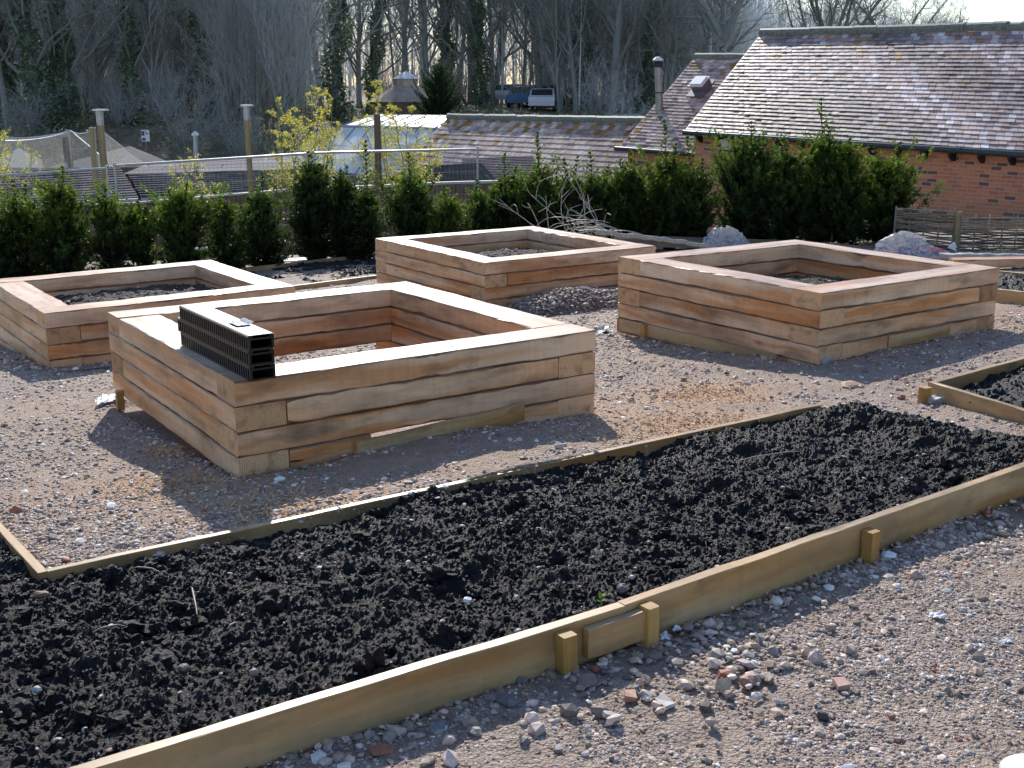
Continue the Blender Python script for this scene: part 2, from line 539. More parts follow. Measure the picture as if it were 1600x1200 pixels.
def brick_mat():
    m = Mat('red_brick')
    uv = m.n('UVMap', uv_map='UVMap').outputs[0]
    b = m.n('TexBrick', {'Vector': uv, 'Scale': 1.0, 'Mortar Size': 0.008, 'Mortar Smooth': 0.2, 'Bias': 0.0, 'Brick Width': 0.225, 'Row Height': 0.075,
                         'Color1': (0, 0, 0, 1), 'Color2': (1, 1, 1, 1), 'Mortar': (0.5, 0.5, 0.5, 1)}, offset=0.5)
    bw = m.n('SeparateColor', {0: b.outputs[0]}).outputs[0]
    n1 = m.noise(uv, 1.2, 4); n2 = m.noise(uv, 40, 4)
    c = m.ramp(bw, [(0.0, (0.16, 0.095, 0.09)), (0.16, (0.22, 0.10, 0.08)), (0.2, (0.62, 0.21, 0.10)), (0.6, (0.72, 0.27, 0.13)), (1.0, (0.54, 0.18, 0.11))])
    c = m.mix(1.0, c, m.ramp(n2, [(0.3, 0.75), (0.7, 1.2)]), 'MULTIPLY')
    c = m.mix(b.outputs[1], c, (0.46, 0.38, 0.31))
    c = m.mix(m.ramp(n1, [(0.5, 0.0), (0.7, 0.5)]), c, (0.26, 0.22, 0.11))
    m.bsdf(c, 0.8, m.math('SUBTRACT', n2, b.outputs[1]), 0.5, 0.006, 0.3)
    return m.m


M['brick'] = brick_mat()
M['plastic_top'] = simple('shiny_black_plastic', (0.03, 0.031, 0.033), 0.42, 0.9, var=0.1, bstr=0.0)
M['plastic'] = simple('black_plastic', (0.011, 0.012, 0.014), 0.33, 0.5, var=0.2, scale=40, bstr=0.05)
M['sheetwhite'] = simple('white_polythene', (0.72, 0.73, 0.76), 0.4, 0.5, var=0.08, scale=30)
M['galv'] = simple('galvanised_steel', (0.42, 0.45, 0.46), 0.4, 0.5, 0.6, var=0.15, scale=12)
M['gutter'] = simple('dark_gutter', (0.030, 0.045, 0.055), 0.3, 0.5, var=0.2)
M['blackpaint'] = simple('black_paint', (0.015, 0.015, 0.017), 0.5)
M['cream'] = simple('cream_plastic', (0.62, 0.56, 0.42), 0.5)
M['white'] = simple('white_paint', (0.8, 0.8, 0.8), 0.5, var=0.05)
M['lead'] = simple('lead_flashing', (0.16, 0.15, 0.16), 0.5, var=0.3)
M['flue'] = simple('steel_flue', (0.30, 0.30, 0.31), 0.38, 0.5, 0.5, var=0.2)
M['chip'] = vcol_mat('sawdust', 0.8, 0.2, 80)
M['glasswhite'] = simple('greenhouse_cover', (0.82, 0.83, 0.83), 0.3, 0.5, var=0.1, scale=2)
M['thatch'] = simple('brown_thatch', (0.42, 0.33, 0.25), 0.8, var=0.25, scale=3)
M['rubber'] = simple('tyre_rubber', (0.02, 0.02, 0.02), 0.7)
M['carglass'] = simple('car_glass', (0.03, 0.04, 0.05), 0.08)
M['fencewood'] = simple('brown_fence', (0.16, 0.105, 0.065), 0.75, var=0.35, scale=7)
M['palefelt'] = simple('pale_roof_sheet', (0.10, 0.10, 0.10), 0.9, 0.1, var=0.2, scale=2)
M['felt'] = simple('grey_felt_roof', (0.09, 0.088, 0.098), 0.9, 0.15, var=0.25, scale=3)


def net_mat():
    m = Mat('bird_net')
    uv = m.n('UVMap', uv_map='UVMap').outputs[0]
    s = m.n('SeparateXYZ', {0: uv})
    fx = m.math('FRACT', m.math('MULTIPLY', s.outputs[0], 48.0)); fy = m.math('FRACT', m.math('MULTIPLY', s.outputs[1], 48.0))
    g = m.math('MAXIMUM', m.math('LESS_THAN', fx, 0.17), m.math('LESS_THAN', fy, 0.17))
    d = m.n('BsdfDiffuse', {0: (0.55, 0.55, 0.5, 1)}); tl = m.n('BsdfTranslucent', {0: (0.55, 0.55, 0.5, 1)})
    dm = m.n('MixShader', {0: 0.5}); m.set(dm, 1, d.outputs[0]); m.set(dm, 2, tl.outputs[0])
    tr = m.n('BsdfTransparent')
    mx = m.n('MixShader', {0: g}); m.set(mx, 1, tr.outputs[0]); m.set(mx, 2, dm.outputs[0])
    m.t.links.new(mx.outputs[0], m.out.inputs[0])
    return m.m


M['net'] = net_mat()


def sack_mat():
    m = Mat('printed_plastic_sack')
    co = m.coord('Object')
    n = m.noise(m.map(co, (3.4, 3.4, 5)), 1.0, 5, 0.62, 1.0)
    c = m.ramp(n, [(0.30, (0.62, 0.14, 0.16)), (0.37, (0.85, 0.80, 0.76)), (0.45, (0.75, 0.73, 0.72)), (0.52, (0.14, 0.24, 0.55)), (0.57, (0.82, 0.80, 0.78)), (0.65, (0.60, 0.16, 0.20)), (0.8, (0.85, 0.80, 0.70))])
    f = m.noise(co, 11, 4, 0.55, 1.6)
    gz = m.n('SeparateXYZ', {0: m.coord('Generated')}).outputs[2]
    cc = m.mix(m.ramp(m.math('ADD', gz, m.math('MULTIPLY', m.math('SUBTRACT', f, 0.5), 0.9)), [(0.45, 0.10), (0.8, 0.9)]), c, (0.86, 0.82, 0.74))  # upper sack whitened to paint glare over the print
    b = m.bsdf(cc, 0.2, f, 0.8, 0.015, 0.9)
    tr = m.n('BsdfTranslucent', {0: cc}); mx = m.n('MixShader', {0: 0.6}); m.set(mx, 1, b.outputs[0]); m.set(mx, 2, tr.outputs[0])
    m.t.links.new(mx.outputs[0], m.out.inputs[0])
    return m.m


M['sack'] = sack_mat()
SKY, SUN = 0.15, 5.0
# ------------------------------------------------------------------ timber beam
def beam(mb, o, ax, ay, az, L, W, H, amp=0.0016, ch=0.005, endmat=1):
    o, ax, ay, az = [np.asarray(a, float) for a in (o, ax, ay, az)]
    n = max(3, int(L / 0.08) + 1)
    s = np.linspace(0, L, n)
    def wob(k):
        g = rng.normal(0, 1, max(4, n // 3 + 2))
        return np.interp(np.linspace(0, len(g) - 1, n), np.arange(len(g)), g) * amp * k
    b0, b1, c0, c1 = wob(1), wob(1), wob(1), wob(1)       # bottom, top, near, far faces
    sec = [(0, 0, 1, 0), (1, 0, -1, 0), (1, 0, 0, 1), (1, 1, 0, -1), (1, 1, -1, 0), (0, 1, 1, 0), (0, 1, 0, -1), (0, 0, 0, 1)]
    V = np.zeros((n, 8, 3))
    chv = ch * (1 + 0.6 * np.clip(rng.normal(0, 1, (n, 8)), -1, 2))
    for k, (w, h, cw, chh) in enumerate(sec):
        ww = (W + c1) if w else c0
        hh = (H + b1) if h else b0
        ww = ww + cw * chv[:, k]; hh = hh + chh * chv[:, k]
        V[:, k] = o + s[:, None] * ax + np.broadcast_to(ww, (n,))[:, None] * ay + np.broadcast_to(hh, (n,))[:, None] * az
    per = [0, W, W, W + H, W + H, 2 * W + H, 2 * W + H, 2 * W + 2 * H]
    Q, U, U2 = [], [], []
    fid = rng.random() * 50
    for i in range(n - 1):
        for k in range(8):
            k2 = (k + 1) % 8
            Q.append([i * 8 + k, (i + 1) * 8 + k, (i + 1) * 8 + k2, i * 8 + k2])
            pa, pb = per[k], per[k2] if k2 else 2 * W + 2 * H
            U += [(s[i], pa), (s[i + 1], pa), (s[i + 1], pb), (s[i], pb)]
            main = k % 2 == 0
            la, lb = (0.0, 1.0) if main else ((1.0, 1.0))
            f = fid + (k // 2) * 5.3
            U2 += [(f, la), (f, la), (f, lb), (f, lb)]
    mb.add(V.reshape(-1, 3), np.array(Q)[:, ::-1], None, 0, np.array(U).reshape(-1, 4, 2)[:, ::-1].reshape(-1, 2), np.array(U2).reshape(-1, 4, 2)[:, ::-1].reshape(-1, 2))
    for r, rev in ((0, False), (n - 1, True)):
        P = V[r]
        uv = [(W * w + cw * ch, H * h + c2 * ch) for w, h, cw, c2 in sec]
        idx = list(range(8))
        if not rev: idx = idx[::-1]
        # end grain a touch inset at the middle so the saw cut reads
        mb.add(P[idx], [list(range(8))], None, endmat, [uv[i] for i in idx], [(0, .5)] * 8)
    return mb


def dir_frame(p0, p1):
    d = np.asarray(p1, float) - np.asarray(p0, float)
    L = np.linalg.norm(d)
    ax = d / L
    ay = unit(np.array([-ax[1], ax[0], 0]))
    az = np.cross(ax, ay)
    return ax, ay, az, L


# ------------------------------------------------------------------ the setting: ground sheet
def build_ground():
    ys = np.concatenate([[-22, -12, -6, -3, -1.2, 0, 0.6, 1.1, 1.5], np.geomspace(1.8, 19.5, 430), np.geomspace(19.9, 1500, 130)])
    nx = 440
    u = np.linspace(-1, 1, nx)
    u = np.sign(u) * np.abs(u) ** 1.0
    Y = np.repeat(ys[:, None], nx, 1)
    Wd = np.maximum(np.abs(Y), 3.2) * 0.62 + 1.2 + np.clip(Y - 30, 0, 1e9) * 0.5
    X = u[None] * Wd
    Z = ground_z(X, Y)
    near = smooth(20, 15, Y)
    rut = fbm(X, Y, 0.9, 3, 1) * 0.05 + fbm(X, Y, 5, 3, 2) * 0.022 + fbm(X, Y, 26, 3, 4) * 0.014
    soilm = in_poly(X, Y, SOIL_POLY)
    Z = Z + rut * near * np.where(soilm, 0.3, 1)
    for bed in BEDS:                                   # level the ground inside the sleeper beds
        u_, v_ = bed_uv(bed, X, Y)
        ins = (u_ > -0.02) & (u_ < bed[3] + 0.02) & (v_ > -0.02) & (v_ < bed[4] + 0.02)
        Z = np.where(ins, ground_z(X, Y) - 0.03, Z)
    saw = np.zeros_like(Z)
    for px, py, r, k in [(270, 765, .35, 1), (420, 800, .45, 1), (130, 790, .5, .5), (265, 700, .2, 1.0), (520, 790, .4, .6), (280, 708, .2, 1), (700, 740, .5, .3),
                         (1010, 640, .5, .5), (1095, 615, .42, 1.2), (1040, 665, .45, .9), (1130, 660, .4, .8), (980, 690, .4, .5), (1000, 570, .5, .3), (1015, 530, .25, .9), (1070, 538, .22, .9),
                         (1190, 555, .4, .3), (1560, 490, .4, .7), (1575, 515, .3, .5), (60, 640, .4, .3)]:
        p = at(px, py)
        saw = np.maximum(saw, k * np.exp(-((X - p[0]) ** 2 + (Y - p[1]) ** 2) / (r * r)))
    saw = np.clip(saw + 0.10 * smooth(2, 4, Y) * smooth(9, 6, Y), 0, 1)
    wood = smooth(20, 24, Y)
    col = np.stack([saw, wood, 0 * saw], -1).reshape(-1, 3)
    n, m = Z.shape
    i = np.arange(n - 1)[:, None] * m; j = np.arange(m - 1)[None]
    Q = np.stack([i + j, i + j + 1, i + m + j + 1, i + m + j], -1).reshape(-1, 4)
    mb = MB().add(np.stack([X, Y, Z], -1).reshape(-1, 3), Q, col)
    o = mb.build('ground', M['ground'], smooth=True)
    tag(o, 'gritty brown garden ground running back to leaf litter under the woods', 'ground', kind='structure')


# ------------------------------------------------------------------ sleeper beds
T = 0.2546
H = 0.125
# x, y, angle, side along u, side along v, z of the top, slope u, slope v
BEDS = [(-1.3007, 5.161, 0.5817, 2.124, 2.279, 0.6414, 0.0052, -0.0119),
        (2.088, 7.571, 0.6466, 2.186, 2.031, 0.6505, -0.0112, 0.0112),
        (-0.257, 10.864, 0.5954, 2.154, 2.275, 0.3838, 0.0016, 0.0013),
        (-3.576, 8.558, 0.6206, 2.084, 1.984, 0.3242, 0.0055, 0.0015)]


def bed_axes(b):
    c, s = math.cos(b[2]), math.sin(b[2])
    return np.array([c, s, b[6]]), np.array([-s, c, b[7]]), np.array([0, 0, 1.0])


def bed_uv(b, X, Y):
    c, s = math.cos(b[2]), math.sin(b[2])
    dx, dy = X - b[0], Y - b[1]
    return dx * c + dy * s, -dx * s + dy * c


def bed_pt(b, u, v, dz):
    U, V, Z = bed_axes(b)
    return np.array([b[0], b[1], b[5]]) + u * U + v * V + dz * Z


def build_bed(i, label, courses):
    b = BEDS[i]
    U, V, Z = bed_axes(b)
    a, bb = b[3], b[4]
    base = bed_pt(b, a / 2, bb / 2, -courses * H)
    root = thing('raised_bed', label, 'raised bed', base, 'square raised beds of stacked oak sleepers')
    g = 0.0025
    for k in range(courses):
        z0 = -(k + 1) * H + g / 2
        hh = H - g
        o = lambda u, v: bed_pt(b, u, v, z0)
        jit = lambda: rng.uniform(-0.004, 0.004) if k else 0
        rows = []
        if k % 2 == 0:
            rows = [(o(0, 0 + jit()), U, V, a), (o(0, bb - T + jit()), U, V, a),
                    (o(T + jit(), T + g), V, -U, bb - 2 * T - 2 * g), (o(a + jit(), T + g), V, -U, bb - 2 * T - 2 * g)]
        else:
            rows = [(o(T + jit(), 0), V, -U, bb), (o(a + jit(), 0), V, -U, bb),
                    (o(T + g, 0 + jit()), U, V, a - 2 * T - 2 * g), (o(T + g, bb - T + jit()), U, V, a - 2 * T - 2 * g)]
        for r, (oo, ax, ay, L) in enumerate(rows):
            if i == 0 and k == 3 and r == 2:       # front bottom course: two short pieces with a gap between
                for s0, s1 in ((0.0, 0.44), (1.27, L)):
                    beam(MB(), oo + ax * s0, ax, ay, Z, s1 - s0, T, hh)
                    mb = MB(); beam(mb, oo + ax * s0, ax, ay, Z, s1 - s0, T, hh)
                    mb.build('sleeper', [M['sleeper'], M['end']], root)
                continue
            if i == 0 and k == 3 and r == 3:       # opening in the far side lets sunlight onto the floor
                mb = MB(); beam(mb, oo, ax, ay, Z, 0.5, T, hh)
                mb.build('sleeper', [M['sleeper'], M['end']], root)
                continue
            mb = MB(); beam(mb, oo, ax, ay, Z, L, T, hh)
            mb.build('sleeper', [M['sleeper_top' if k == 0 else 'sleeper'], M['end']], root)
    return root


def soil_patch(name, label, bed, depth, mound, matn='soil2', seed=1):
    b = BEDS[bed]
    a, bb = b[3], b[4]
    n = 150
    u = np.linspace(T - 0.01, a - T + 0.01, n); v = np.linspace(T - 0.01, bb - T + 0.01, n)
    Uu, Vv = np.meshgrid(u, v, indexing='ij')
    r = np.hypot((Uu - a * .5) / (a * .5), (Vv - bb * .5) / (bb * .5))
    dz = -depth + mound * np.exp(-r * r * 3.0) + fbm(Uu, Vv, 3, 3, seed) * 0.08 + fbm(Uu, Vv, 16, 4, seed + 3) * 0.06
    Ua, Va, Za = bed_axes(b)
    P = np.array([b[0], b[1], b[5]]) + Uu[..., None] * Ua + Vv[..., None] * Va + dz[..., None] * Za
    i = np.arange(n - 1)[:, None] * n; j = np.arange(n - 1)[None]
    Q = np.stack([i + j, i + n + j, i + n + j + 1, i + j + 1], -1).reshape(-1, 4)
    mb = MB().add(P.reshape(-1, 3), Q, (0.2, 0.16, 0.13))
    k = 420
    ii = rng.integers(0, n, k); jj = rng.integers(0, n, k)
    st_V, st_F, st_c = stones(P[ii, jj], np.exp(rng.normal(math.log(0.010), 0.4, k)), palette(k) * .7)
    mb.add(st_V, st_F, st_c, 1)
    o = mb.build(name, [M[matn], M['stone']], smooth=False, loc=P.reshape(-1, 3).mean(0))
    tag(o, label, 'soil', kind='stuff')


# ------------------------------------------------------------------ stones
_t = (1 + 5 ** .5) / 2
ICO_V = np.array([(-1, _t, 0), (1, _t, 0), (-1, -_t, 0), (1, -_t, 0), (0, -1, _t), (0, 1, _t), (0, -1, -_t), (0, 1, -_t), (_t, 0, -1), (_t, 0, 1), (-_t, 0, -1), (-_t, 0, 1)], float)
ICO_V /= np.linalg.norm(ICO_V[0])
ICO_F = np.array([(0, 11, 5), (0, 5, 1), (0, 1, 7), (0, 7, 10), (0, 10, 11), (1, 5, 9), (5, 11, 4), (11, 10, 2), (10, 7, 6), (7, 1, 8), (3, 9, 4), (3, 4, 2), (3, 2, 6), (3, 6, 8), (3, 8, 9), (4, 9, 5), (2, 4, 11), (6, 2, 10), (8, 6, 7), (9, 8, 1)])


def subdiv(V, Fc):
    V = [tuple(v) for v in V]; cache = {}; out = []
    def mid(a, b):
        k = (min(a, b), max(a, b))
        if k not in cache:
            p = (np.array(V[a]) + np.array(V[b])) / 2; p /= np.linalg.norm(p)
            V.append(tuple(p)); cache[k] = len(V) - 1
        return cache[k]
    for a, b, c in Fc:
        d, e, f = mid(a, b), mid(b, c), mid(c, a)
        out += [(a, d, f), (b, e, d), (c, f, e), (d, e, f)]
    return np.array(V), np.array(out)


ICO2 = subdiv(ICO_V, ICO_F)
ICO3 = subdiv(*ICO2)


def stones(P, size, cols, flat=(0.25, 0.75), jit=0.22, base=None, sink=0.25):
    bV, bF = base if base is not None else (ICO_V, ICO_F)
    n = len(P); m = len(bV)
    sc = np.stack([np.ones(n), rng.uniform(0.55, 1, n), rng.uniform(flat[0], flat[1], n)], -1)
    J = 1 + rng.uniform(-jit, jit, (n, m, 1))
    V = bV[None] * J * sc[:, None] * np.asarray(size)[:, None, None]
    th = rng.uniform(0, 2 * np.pi, n); tl = rng.normal(0, 0.25, n)
    ct, s_t = np.cos(tl)[:, None], np.sin(tl)[:, None]
    y = V[..., 1] * ct - V[..., 2] * s_t; z = V[..., 1] * s_t + V[..., 2] * ct; x = V[..., 0]
    c, s = np.cos(th)[:, None], np.sin(th)[:, None]
    W = np.stack([x * c - y * s, x * s + y * c, z], -1)
    lift = (np.asarray(size) * sc[:, 2] * (0.5 - sink))[:, None]
    W = W + np.asarray(P)[:, None]
    W[..., 2] += lift
    Fc = (np.arange(n) * m)[:, None, None] + bF[None]
    return W.reshape(-1, 3), Fc.reshape(-1, 3), np.repeat(np.asarray(cols), m, 0)


PAL = np.array((lambda q: q)([(0.36, 0.315, 0.285), (0.48, 0.42, 0.385), (0.26, 0.23, 0.21), (0.55, 0.47, 0.43), (0.42, 0.34, 0.27), (0.33, 0.265, 0.21), (0.62, 0.58, 0.56), (0.45, 0.33, 0.29), (0.20, 0.19, 0.195), (0.44, 0.17, 0.10), (0.78, 0.76, 0.75), (0.52, 0.43, 0.33)]))
PALW = np.array([16, 15, 13, 10, 12, 11, 6, 6, 6, 1.6, 1.8, 7.0]); PALW = PALW / PALW.sum()


def palette(n):
    c = PAL[rng.choice(len(PAL), n, p=PALW)]
    return np.clip(c * np.array([1.12, 1.04, 0.96]) * np.exp(rng.normal(-0.06, 0.36, (n, 1))), 0.02, 0.92)


def keep_ground(x, y):
    k = ~in_poly(x, y, SOIL_POLY)
    for b in BEDS:
        u, v = bed_uv(b, x, y)
        k &= ~((u > -0.01) & (u < b[3] + .01) & (v > -0.01) & (v < b[4] + .01))
    for P in EXTRA_POLYS: k &= ~in_poly(x, y, P)
    return k


def scatter(n, y0, y1, power=1.0):
    y = y0 * (y1 / y0) ** (rng.random(n) ** power)
    x = rng.uniform(-1, 1, n) * (0.50 * y + 0.35)
    k = keep_ground(x, y)
    return x[k], y[k]


def build_gravel():
    mb = MB()
    # foreground strip, dense
    for n, y0, y1, med, sg in [(120000, 1.9, 4.6, 0.0042, 0.42), (7000, 1.9, 5.0, 0.0080, 0.40), (70000, 3.8, 9.5, 0.0068, 0.42), (9000, 4.0, 10, 0.0105, 0.42), (30000, 8.5, 17.5, 0.0115, 0.42)]:
        x, y = scatter(n, y0, y1)
        s = np.clip(np.exp(rng.normal(math.log(med), sg, len(x))), 0.003, 0.036)
        clump = fbm(x, y, 1.1, 3, 8) + fbm(x, y, 4, 2, 9) * .6
        k = clump > rng.uniform(-0.28, 0.26, len(x)) - 0.03
        x, y, s = x[k], y[k], s[k]
        V, Fc, c = stones(np.stack([x, y, ground_z(x, y) + fbm(x, y, 0.9, 3, 1) * 0.05 + fbm(x, y, 5, 3, 2) * 0.022 + fbm(x, y, 26, 3, 4) * 0.014], -1), s, palette(len(x)))
        mb.add(V, Fc, c)
    # rubble banked against the near board and the corners of the beds
    spots = []
    for t in np.linspace(-0.05, 1.15, 260):
        p = nD + (nE - nD) * t
        for _ in range(4):
            d = abs(rng.normal(0.05, 0.13)) + 0.012
            spots.append((p[0] + nrm2[0] * d + rng.normal(0, .03), p[1] + nrm2[1] * d))
    for px, py, k, r in [(1300, 555, 60, .22), (1020, 515, 60, .25), (1230, 600, 130, .5), (1330, 600, 160, .45), (1400, 570, 70, .4), (400, 740, 40, .3), (1500, 640, 60, .3), (1120, 1010, 130, .18), (960, 1040, 90, .14), (1200, 960, 60, .2)]:
        q = at(px, py)
        spots += [(q[0] + rng.normal(0, r), q[1] + rng.normal(0, r)) for _ in range(k)]
    spots = np.array(spots); kk = keep_ground(spots[:, 0], spots[:, 1]); spots = spots[kk]
    x, y = spots.T
    s = np.clip(np.exp(rng.normal(math.log(0.0100), 0.52, len(x))), 0.004, 0.03)
    c = palette(len(x)); c = np.where(rng.random((len(x), 1)) < .12, c * 1.25, c)
    V, Fc, cc = stones(np.stack([x, y, ground_z(x, y)], -1), s, np.clip(c, 0, .8), flat=(.3, .75), jit=.27)
    mb.add(V, Fc, cc)
    o = mb.build('gravel', M['stone'], smooth=False)
    tag(o, 'loose mixed pebbles, brick bits and pale chips strewn over the bare ground', 'gravel', kind='stuff')
    # sawdust flakes
    mb = MB()
    P = []
    for px, py, r, k in [(1095, 615, .3, 900), (1040, 665, .35, 600), (420, 800, .3, 500), (270, 765, .3, 500), (1130, 660, .3, 400), (1015, 530, .15, 200), (280, 705, .12, 200), (990, 690, .3, 250)]:
        q = at(px, py)
        P.append(np.stack([q[0] + rng.normal(0, r * .6, k), q[1] + rng.normal(0, r * .6, k)], -1))
    P = np.vstack(P); P = P[keep_ground(P[:, 0], P[:, 1])]
    n = len(P)
    z = ground_z(P[:, 0], P[:, 1]) + fbm(P[:, 0], P[:, 1], 0.9, 3, 1) * 0.05 + fbm(P[:, 0], P[:, 1], 5, 3, 2) * 0.022 + rng.uniform(0.003, 0.016, n)
    a = rng.uniform(0, 2 * np.pi, n); L = rng.uniform(0.006, 0.02, n); w = rng.uniform(0.002, 0.006, n)
    d = np.stack([np.cos(a), np.sin(a), rng.normal(0, .3, n)], -1) * L[:, None]
    e = np.stack([-np.sin(a), np.cos(a), rng.normal(0, .5, n)], -1) * w[:, None]
    p = np.column_stack([P, z])
    V = np.stack([p - d, p + e, p + d, p - e], 1).reshape(-1, 3)
    cl = np.array([0.66, 0.42, 0.22]) * rng.uniform(.7, 1.25, (n, 1))
    mb.add(V, np.arange(4 * n).reshape(-1, 4), np.repeat(np.clip(cl, 0, .9), 4, 0))
    o = mb.build('sawdust', M['chip'])
    tag(o, 'orange sawdust and shavings scattered in patches between the raised beds', 'sawdust', kind='stuff')


# ------------------------------------------------------------------ compost
def build_compost(name, poly, label, res, base_off, seed, lumps, edge_pts=None, amp=1.0, hi=None):
    poly = np.asarray(poly)
    if edge_pts is not None: poly = np.asarray(edge_pts)
    d0 = unit(np.append(nDir[:2], 0))[:2]; d1 = np.array([-d0[1], d0[0]])
    u = poly @ d0; v = poly @ d1
    nu, nv = int((u.max() - u.min()) / res) + 1, int((v.max() - v.min()) / res) + 1
    U, Vv = np.meshgrid(np.linspace(u.min(), u.max(), nu), np.linspace(v.min(), v.max(), nv), indexing='ij')
    X = U * d0[0] + Vv * d1[0]; Y = U * d0[1] + Vv * d1[1]
    plane = GA + GB * X + GC * Y
    ridged = lambda sc, s: 1 - np.abs(fbm(X, Y, sc, 3, s)) * 4
    Z = plane + base_off + fbm(X, Y, 1.3, 3, seed) * 0.06 * amp + fbm(X, Y, 4.5, 4, seed + 1) * 0.10 * amp
    n12 = fbm(X, Y, 13, 4, seed + 2)
    Z = Z + np.maximum(n12, -0.06) * 0.075 * amp + fbm(X, Y, 38, 4, seed + 5) * 0.04 * amp
    if hi is not None:
        for (hx, hy, hr, hk) in hi: Z = Z + hk * np.exp(-((X - hx) ** 2 + (Y - hy) ** 2) / hr ** 2)
    ins = in_poly(X, Y, poly)
    vid = np.full(X.shape, -1)
    i = np.arange(nu - 1)[:, None] * nv; j = np.arange(nv - 1)[None]
    Q = np.stack([i + j, i + nv + j, i + nv + j + 1, i + j + 1], -1).reshape(-1, 4)
    fi = ins.ravel()
    Q = Q[fi[Q].all(1)]
    used = np.unique(Q); remap = np.full(nu * nv, -1); remap[used] = np.arange(len(used))
    P = np.stack([X, Y, Z], -1).reshape(-1, 3)
    mb = MB().add(P[used], remap[Q], (0.02, 0.02, 0.02))
    P[:, 2] += rng.normal(0, res * .30, len(P)) * amp
    mb = MB().add(P[used], remap[Q], (0.02, 0.02, 0.02))
    # clods
    n = lumps
    k = used[rng.integers(0, len(used), n)]
    cl = fbm(P[k, 0], P[k, 1], 1.1, 3, seed + 8) + .5 * fbm(P[k, 0], P[k, 1], 5, 2, seed + 9) > rng.uniform(-.25, .22, n)
    k = k[cl]
    s = np.clip(np.exp(rng.normal(math.log(0.0048), 0.5, len(k))), 0.0025, 0.014)
    Vs, Fs, cs = stones(P[k], s, np.full((len(k), 3), .02), flat=(0.5, 0.95), jit=0.3, sink=0.3)
    mb.add(Vs, Fs, cs, 0)
    n2 = max(30, lumps // 34)
    k = used[rng.integers(0, len(used), n2 * 2)]
    k = k[fbm(P[k, 0], P[k, 1], 1.1, 3, seed + 8) > rng.uniform(-.12, .26, len(k))][:n2]
    s = np.clip(np.exp(rng.normal(math.log(0.0145), 0.55, len(k))), 0.007, 0.052)
    m3 = len(ICO3[0])
    Vs, Fs, cs = stones(P[k], s, np.full((len(k), 3), .02), flat=(0.5, 0.9), jit=0.15, base=ICO3, sink=0.4)
    U3 = np.tile(ICO3[0], (len(k), 1)); cen = np.repeat(P[k], m3, 0); off = rng.uniform(0, 200, len(k)).repeat(m3)
    kn = 1 + fbm(U3[:, 0] + U3[:, 2] * .8 + off, U3[:, 1] - U3[:, 2] * .7, 2.1, 3, seed) * 1.5
    Vs = cen + (Vs - cen) * kn[:, None]
    mb.add(Vs, Fs, cs, 0)
    o = mb.build(name, M['soil'], smooth=False, loc=P[used].mean(0))
    tag(o, label, 'compost', kind='stuff')
    return P[used]


def pebbles_in_soil(P, n, label):
    k = rng.integers(0, len(P), n)
    s = np.clip(np.exp(rng.normal(math.log(0.0055), 0.5, n)), 0.003, 0.016)
    cols = np.where(rng.random((n, 1)) < .5, np.array([[0.55, 0.5, 0.45]]), np.array([[0.30, 0.22, 0.16]])) * rng.uniform(.6, 1.3, (n, 1))
    V, Fc, c = stones(P[k] + np.array([0, 0, 0.004]), s, np.clip(cols, 0, .85), base=ICO2, jit=.12)
    mb = MB().add(V, Fc, c)
    # straw and bark fibres
    m = n // 2
    k = rng.integers(0, len(P), m)
    for q in P[k]:
        a = rng.uniform(0, 6.28); L = rng.uniform(.012, .05)
        d = np.array([math.cos(a), math.sin(a), rng.normal(0, .25)]) * L
        mb.tube([q + [0, 0, .006], q + d * .5 + [0, 0, .012], q + d + [0, 0, .007]], [.0012, .0016, .0008], 4, np.array([0.36, 0.25, 0.16]) * rng.uniform(.4, 1.1))
    o = mb.build('soil_debris', M['stone'])
    tag(o, label, 'debris', kind='stuff')


# ------------------------------------------------------------------ low board edgings
def edging(label, segs, loc, group='low timber board edgings round the soil beds'):
    """segs: list of (kind, p0, p1, height, thickness)"""
    root = thing('board_edging', label, 'bed edging', loc, group)
    for kind, p0, p1, h, th in segs:
        ax, ay, az, L = dir_frame(p0, p1)
        mb = MB()
        beam(mb, np.asarray(p0) - az * h, ax, ay, az, L, th, h, amp=0.001, ch=0.002, endmat=0)
        mb.build('board', [M['board']], root)
    return root


def stake(root, p, ax, w=0.045, h=0.16, label=None):
    ax = unit(ax); ay = np.array([-ax[1], ax[0], 0])
    mb = MB()
    tz = unit(np.array([rng.normal(0, .02), rng.normal(0, .02), 1]))
    beam(mb, np.asarray(p) - tz * h - ax * w / 2 - ay * w / 2, tz, ax, ay, h, w, w, amp=0.001, ch=0.003, endmat=0)
    o = mb.build('stake', [M['stake']], root)
    if label: o['label'] = label


def board_top(p, h=0):
    return np.asarray(p, float) + np.array([0, 0, h])
EXTRA_POLYS = []
# right-hand low bed (corner with stake), back-left bed, far-right bed
g6 = at(1450, 596, 0.10); g6a = g6 + unit(at(1600, 556, 0.10) - g6) * 3.0; g6b = g6 + unit(at(1600, 641, 0.07) - g6) * 2.2
g6c = g6a + (g6b - g6)
B6 = np.array([g6[:2], g6b[:2], g6c[:2], g6a[:2]])
n7a = at(455, 447, 0.05); n7b = at(590, 430, 0.05); f7a = at(375, 419, 0.06); f7b = at(588, 396, 0.06)
n7a2 = n7a - unit(n7b - n7a) * 0.6; f7a2 = f7a - unit(f7b - f7a) * 0.2
n7b2 = n7b + unit(n7b - n7a) * 1.2; f7b2 = f7b + unit(f7b - f7a) * 1.2
B7 = np.array([n7a2[:2], n7b2[:2], f7b2[:2], f7a2[:2]])
n8a = at(1553, 451, 0.12); n8b = n8a + unit(at(1600, 456, 0.12) - n8a) * 2.2
f8a = at(1540, 421, 0.10); f8b = f8a + unit(at(1600, 427, 0.10) - f8a) * 2.5
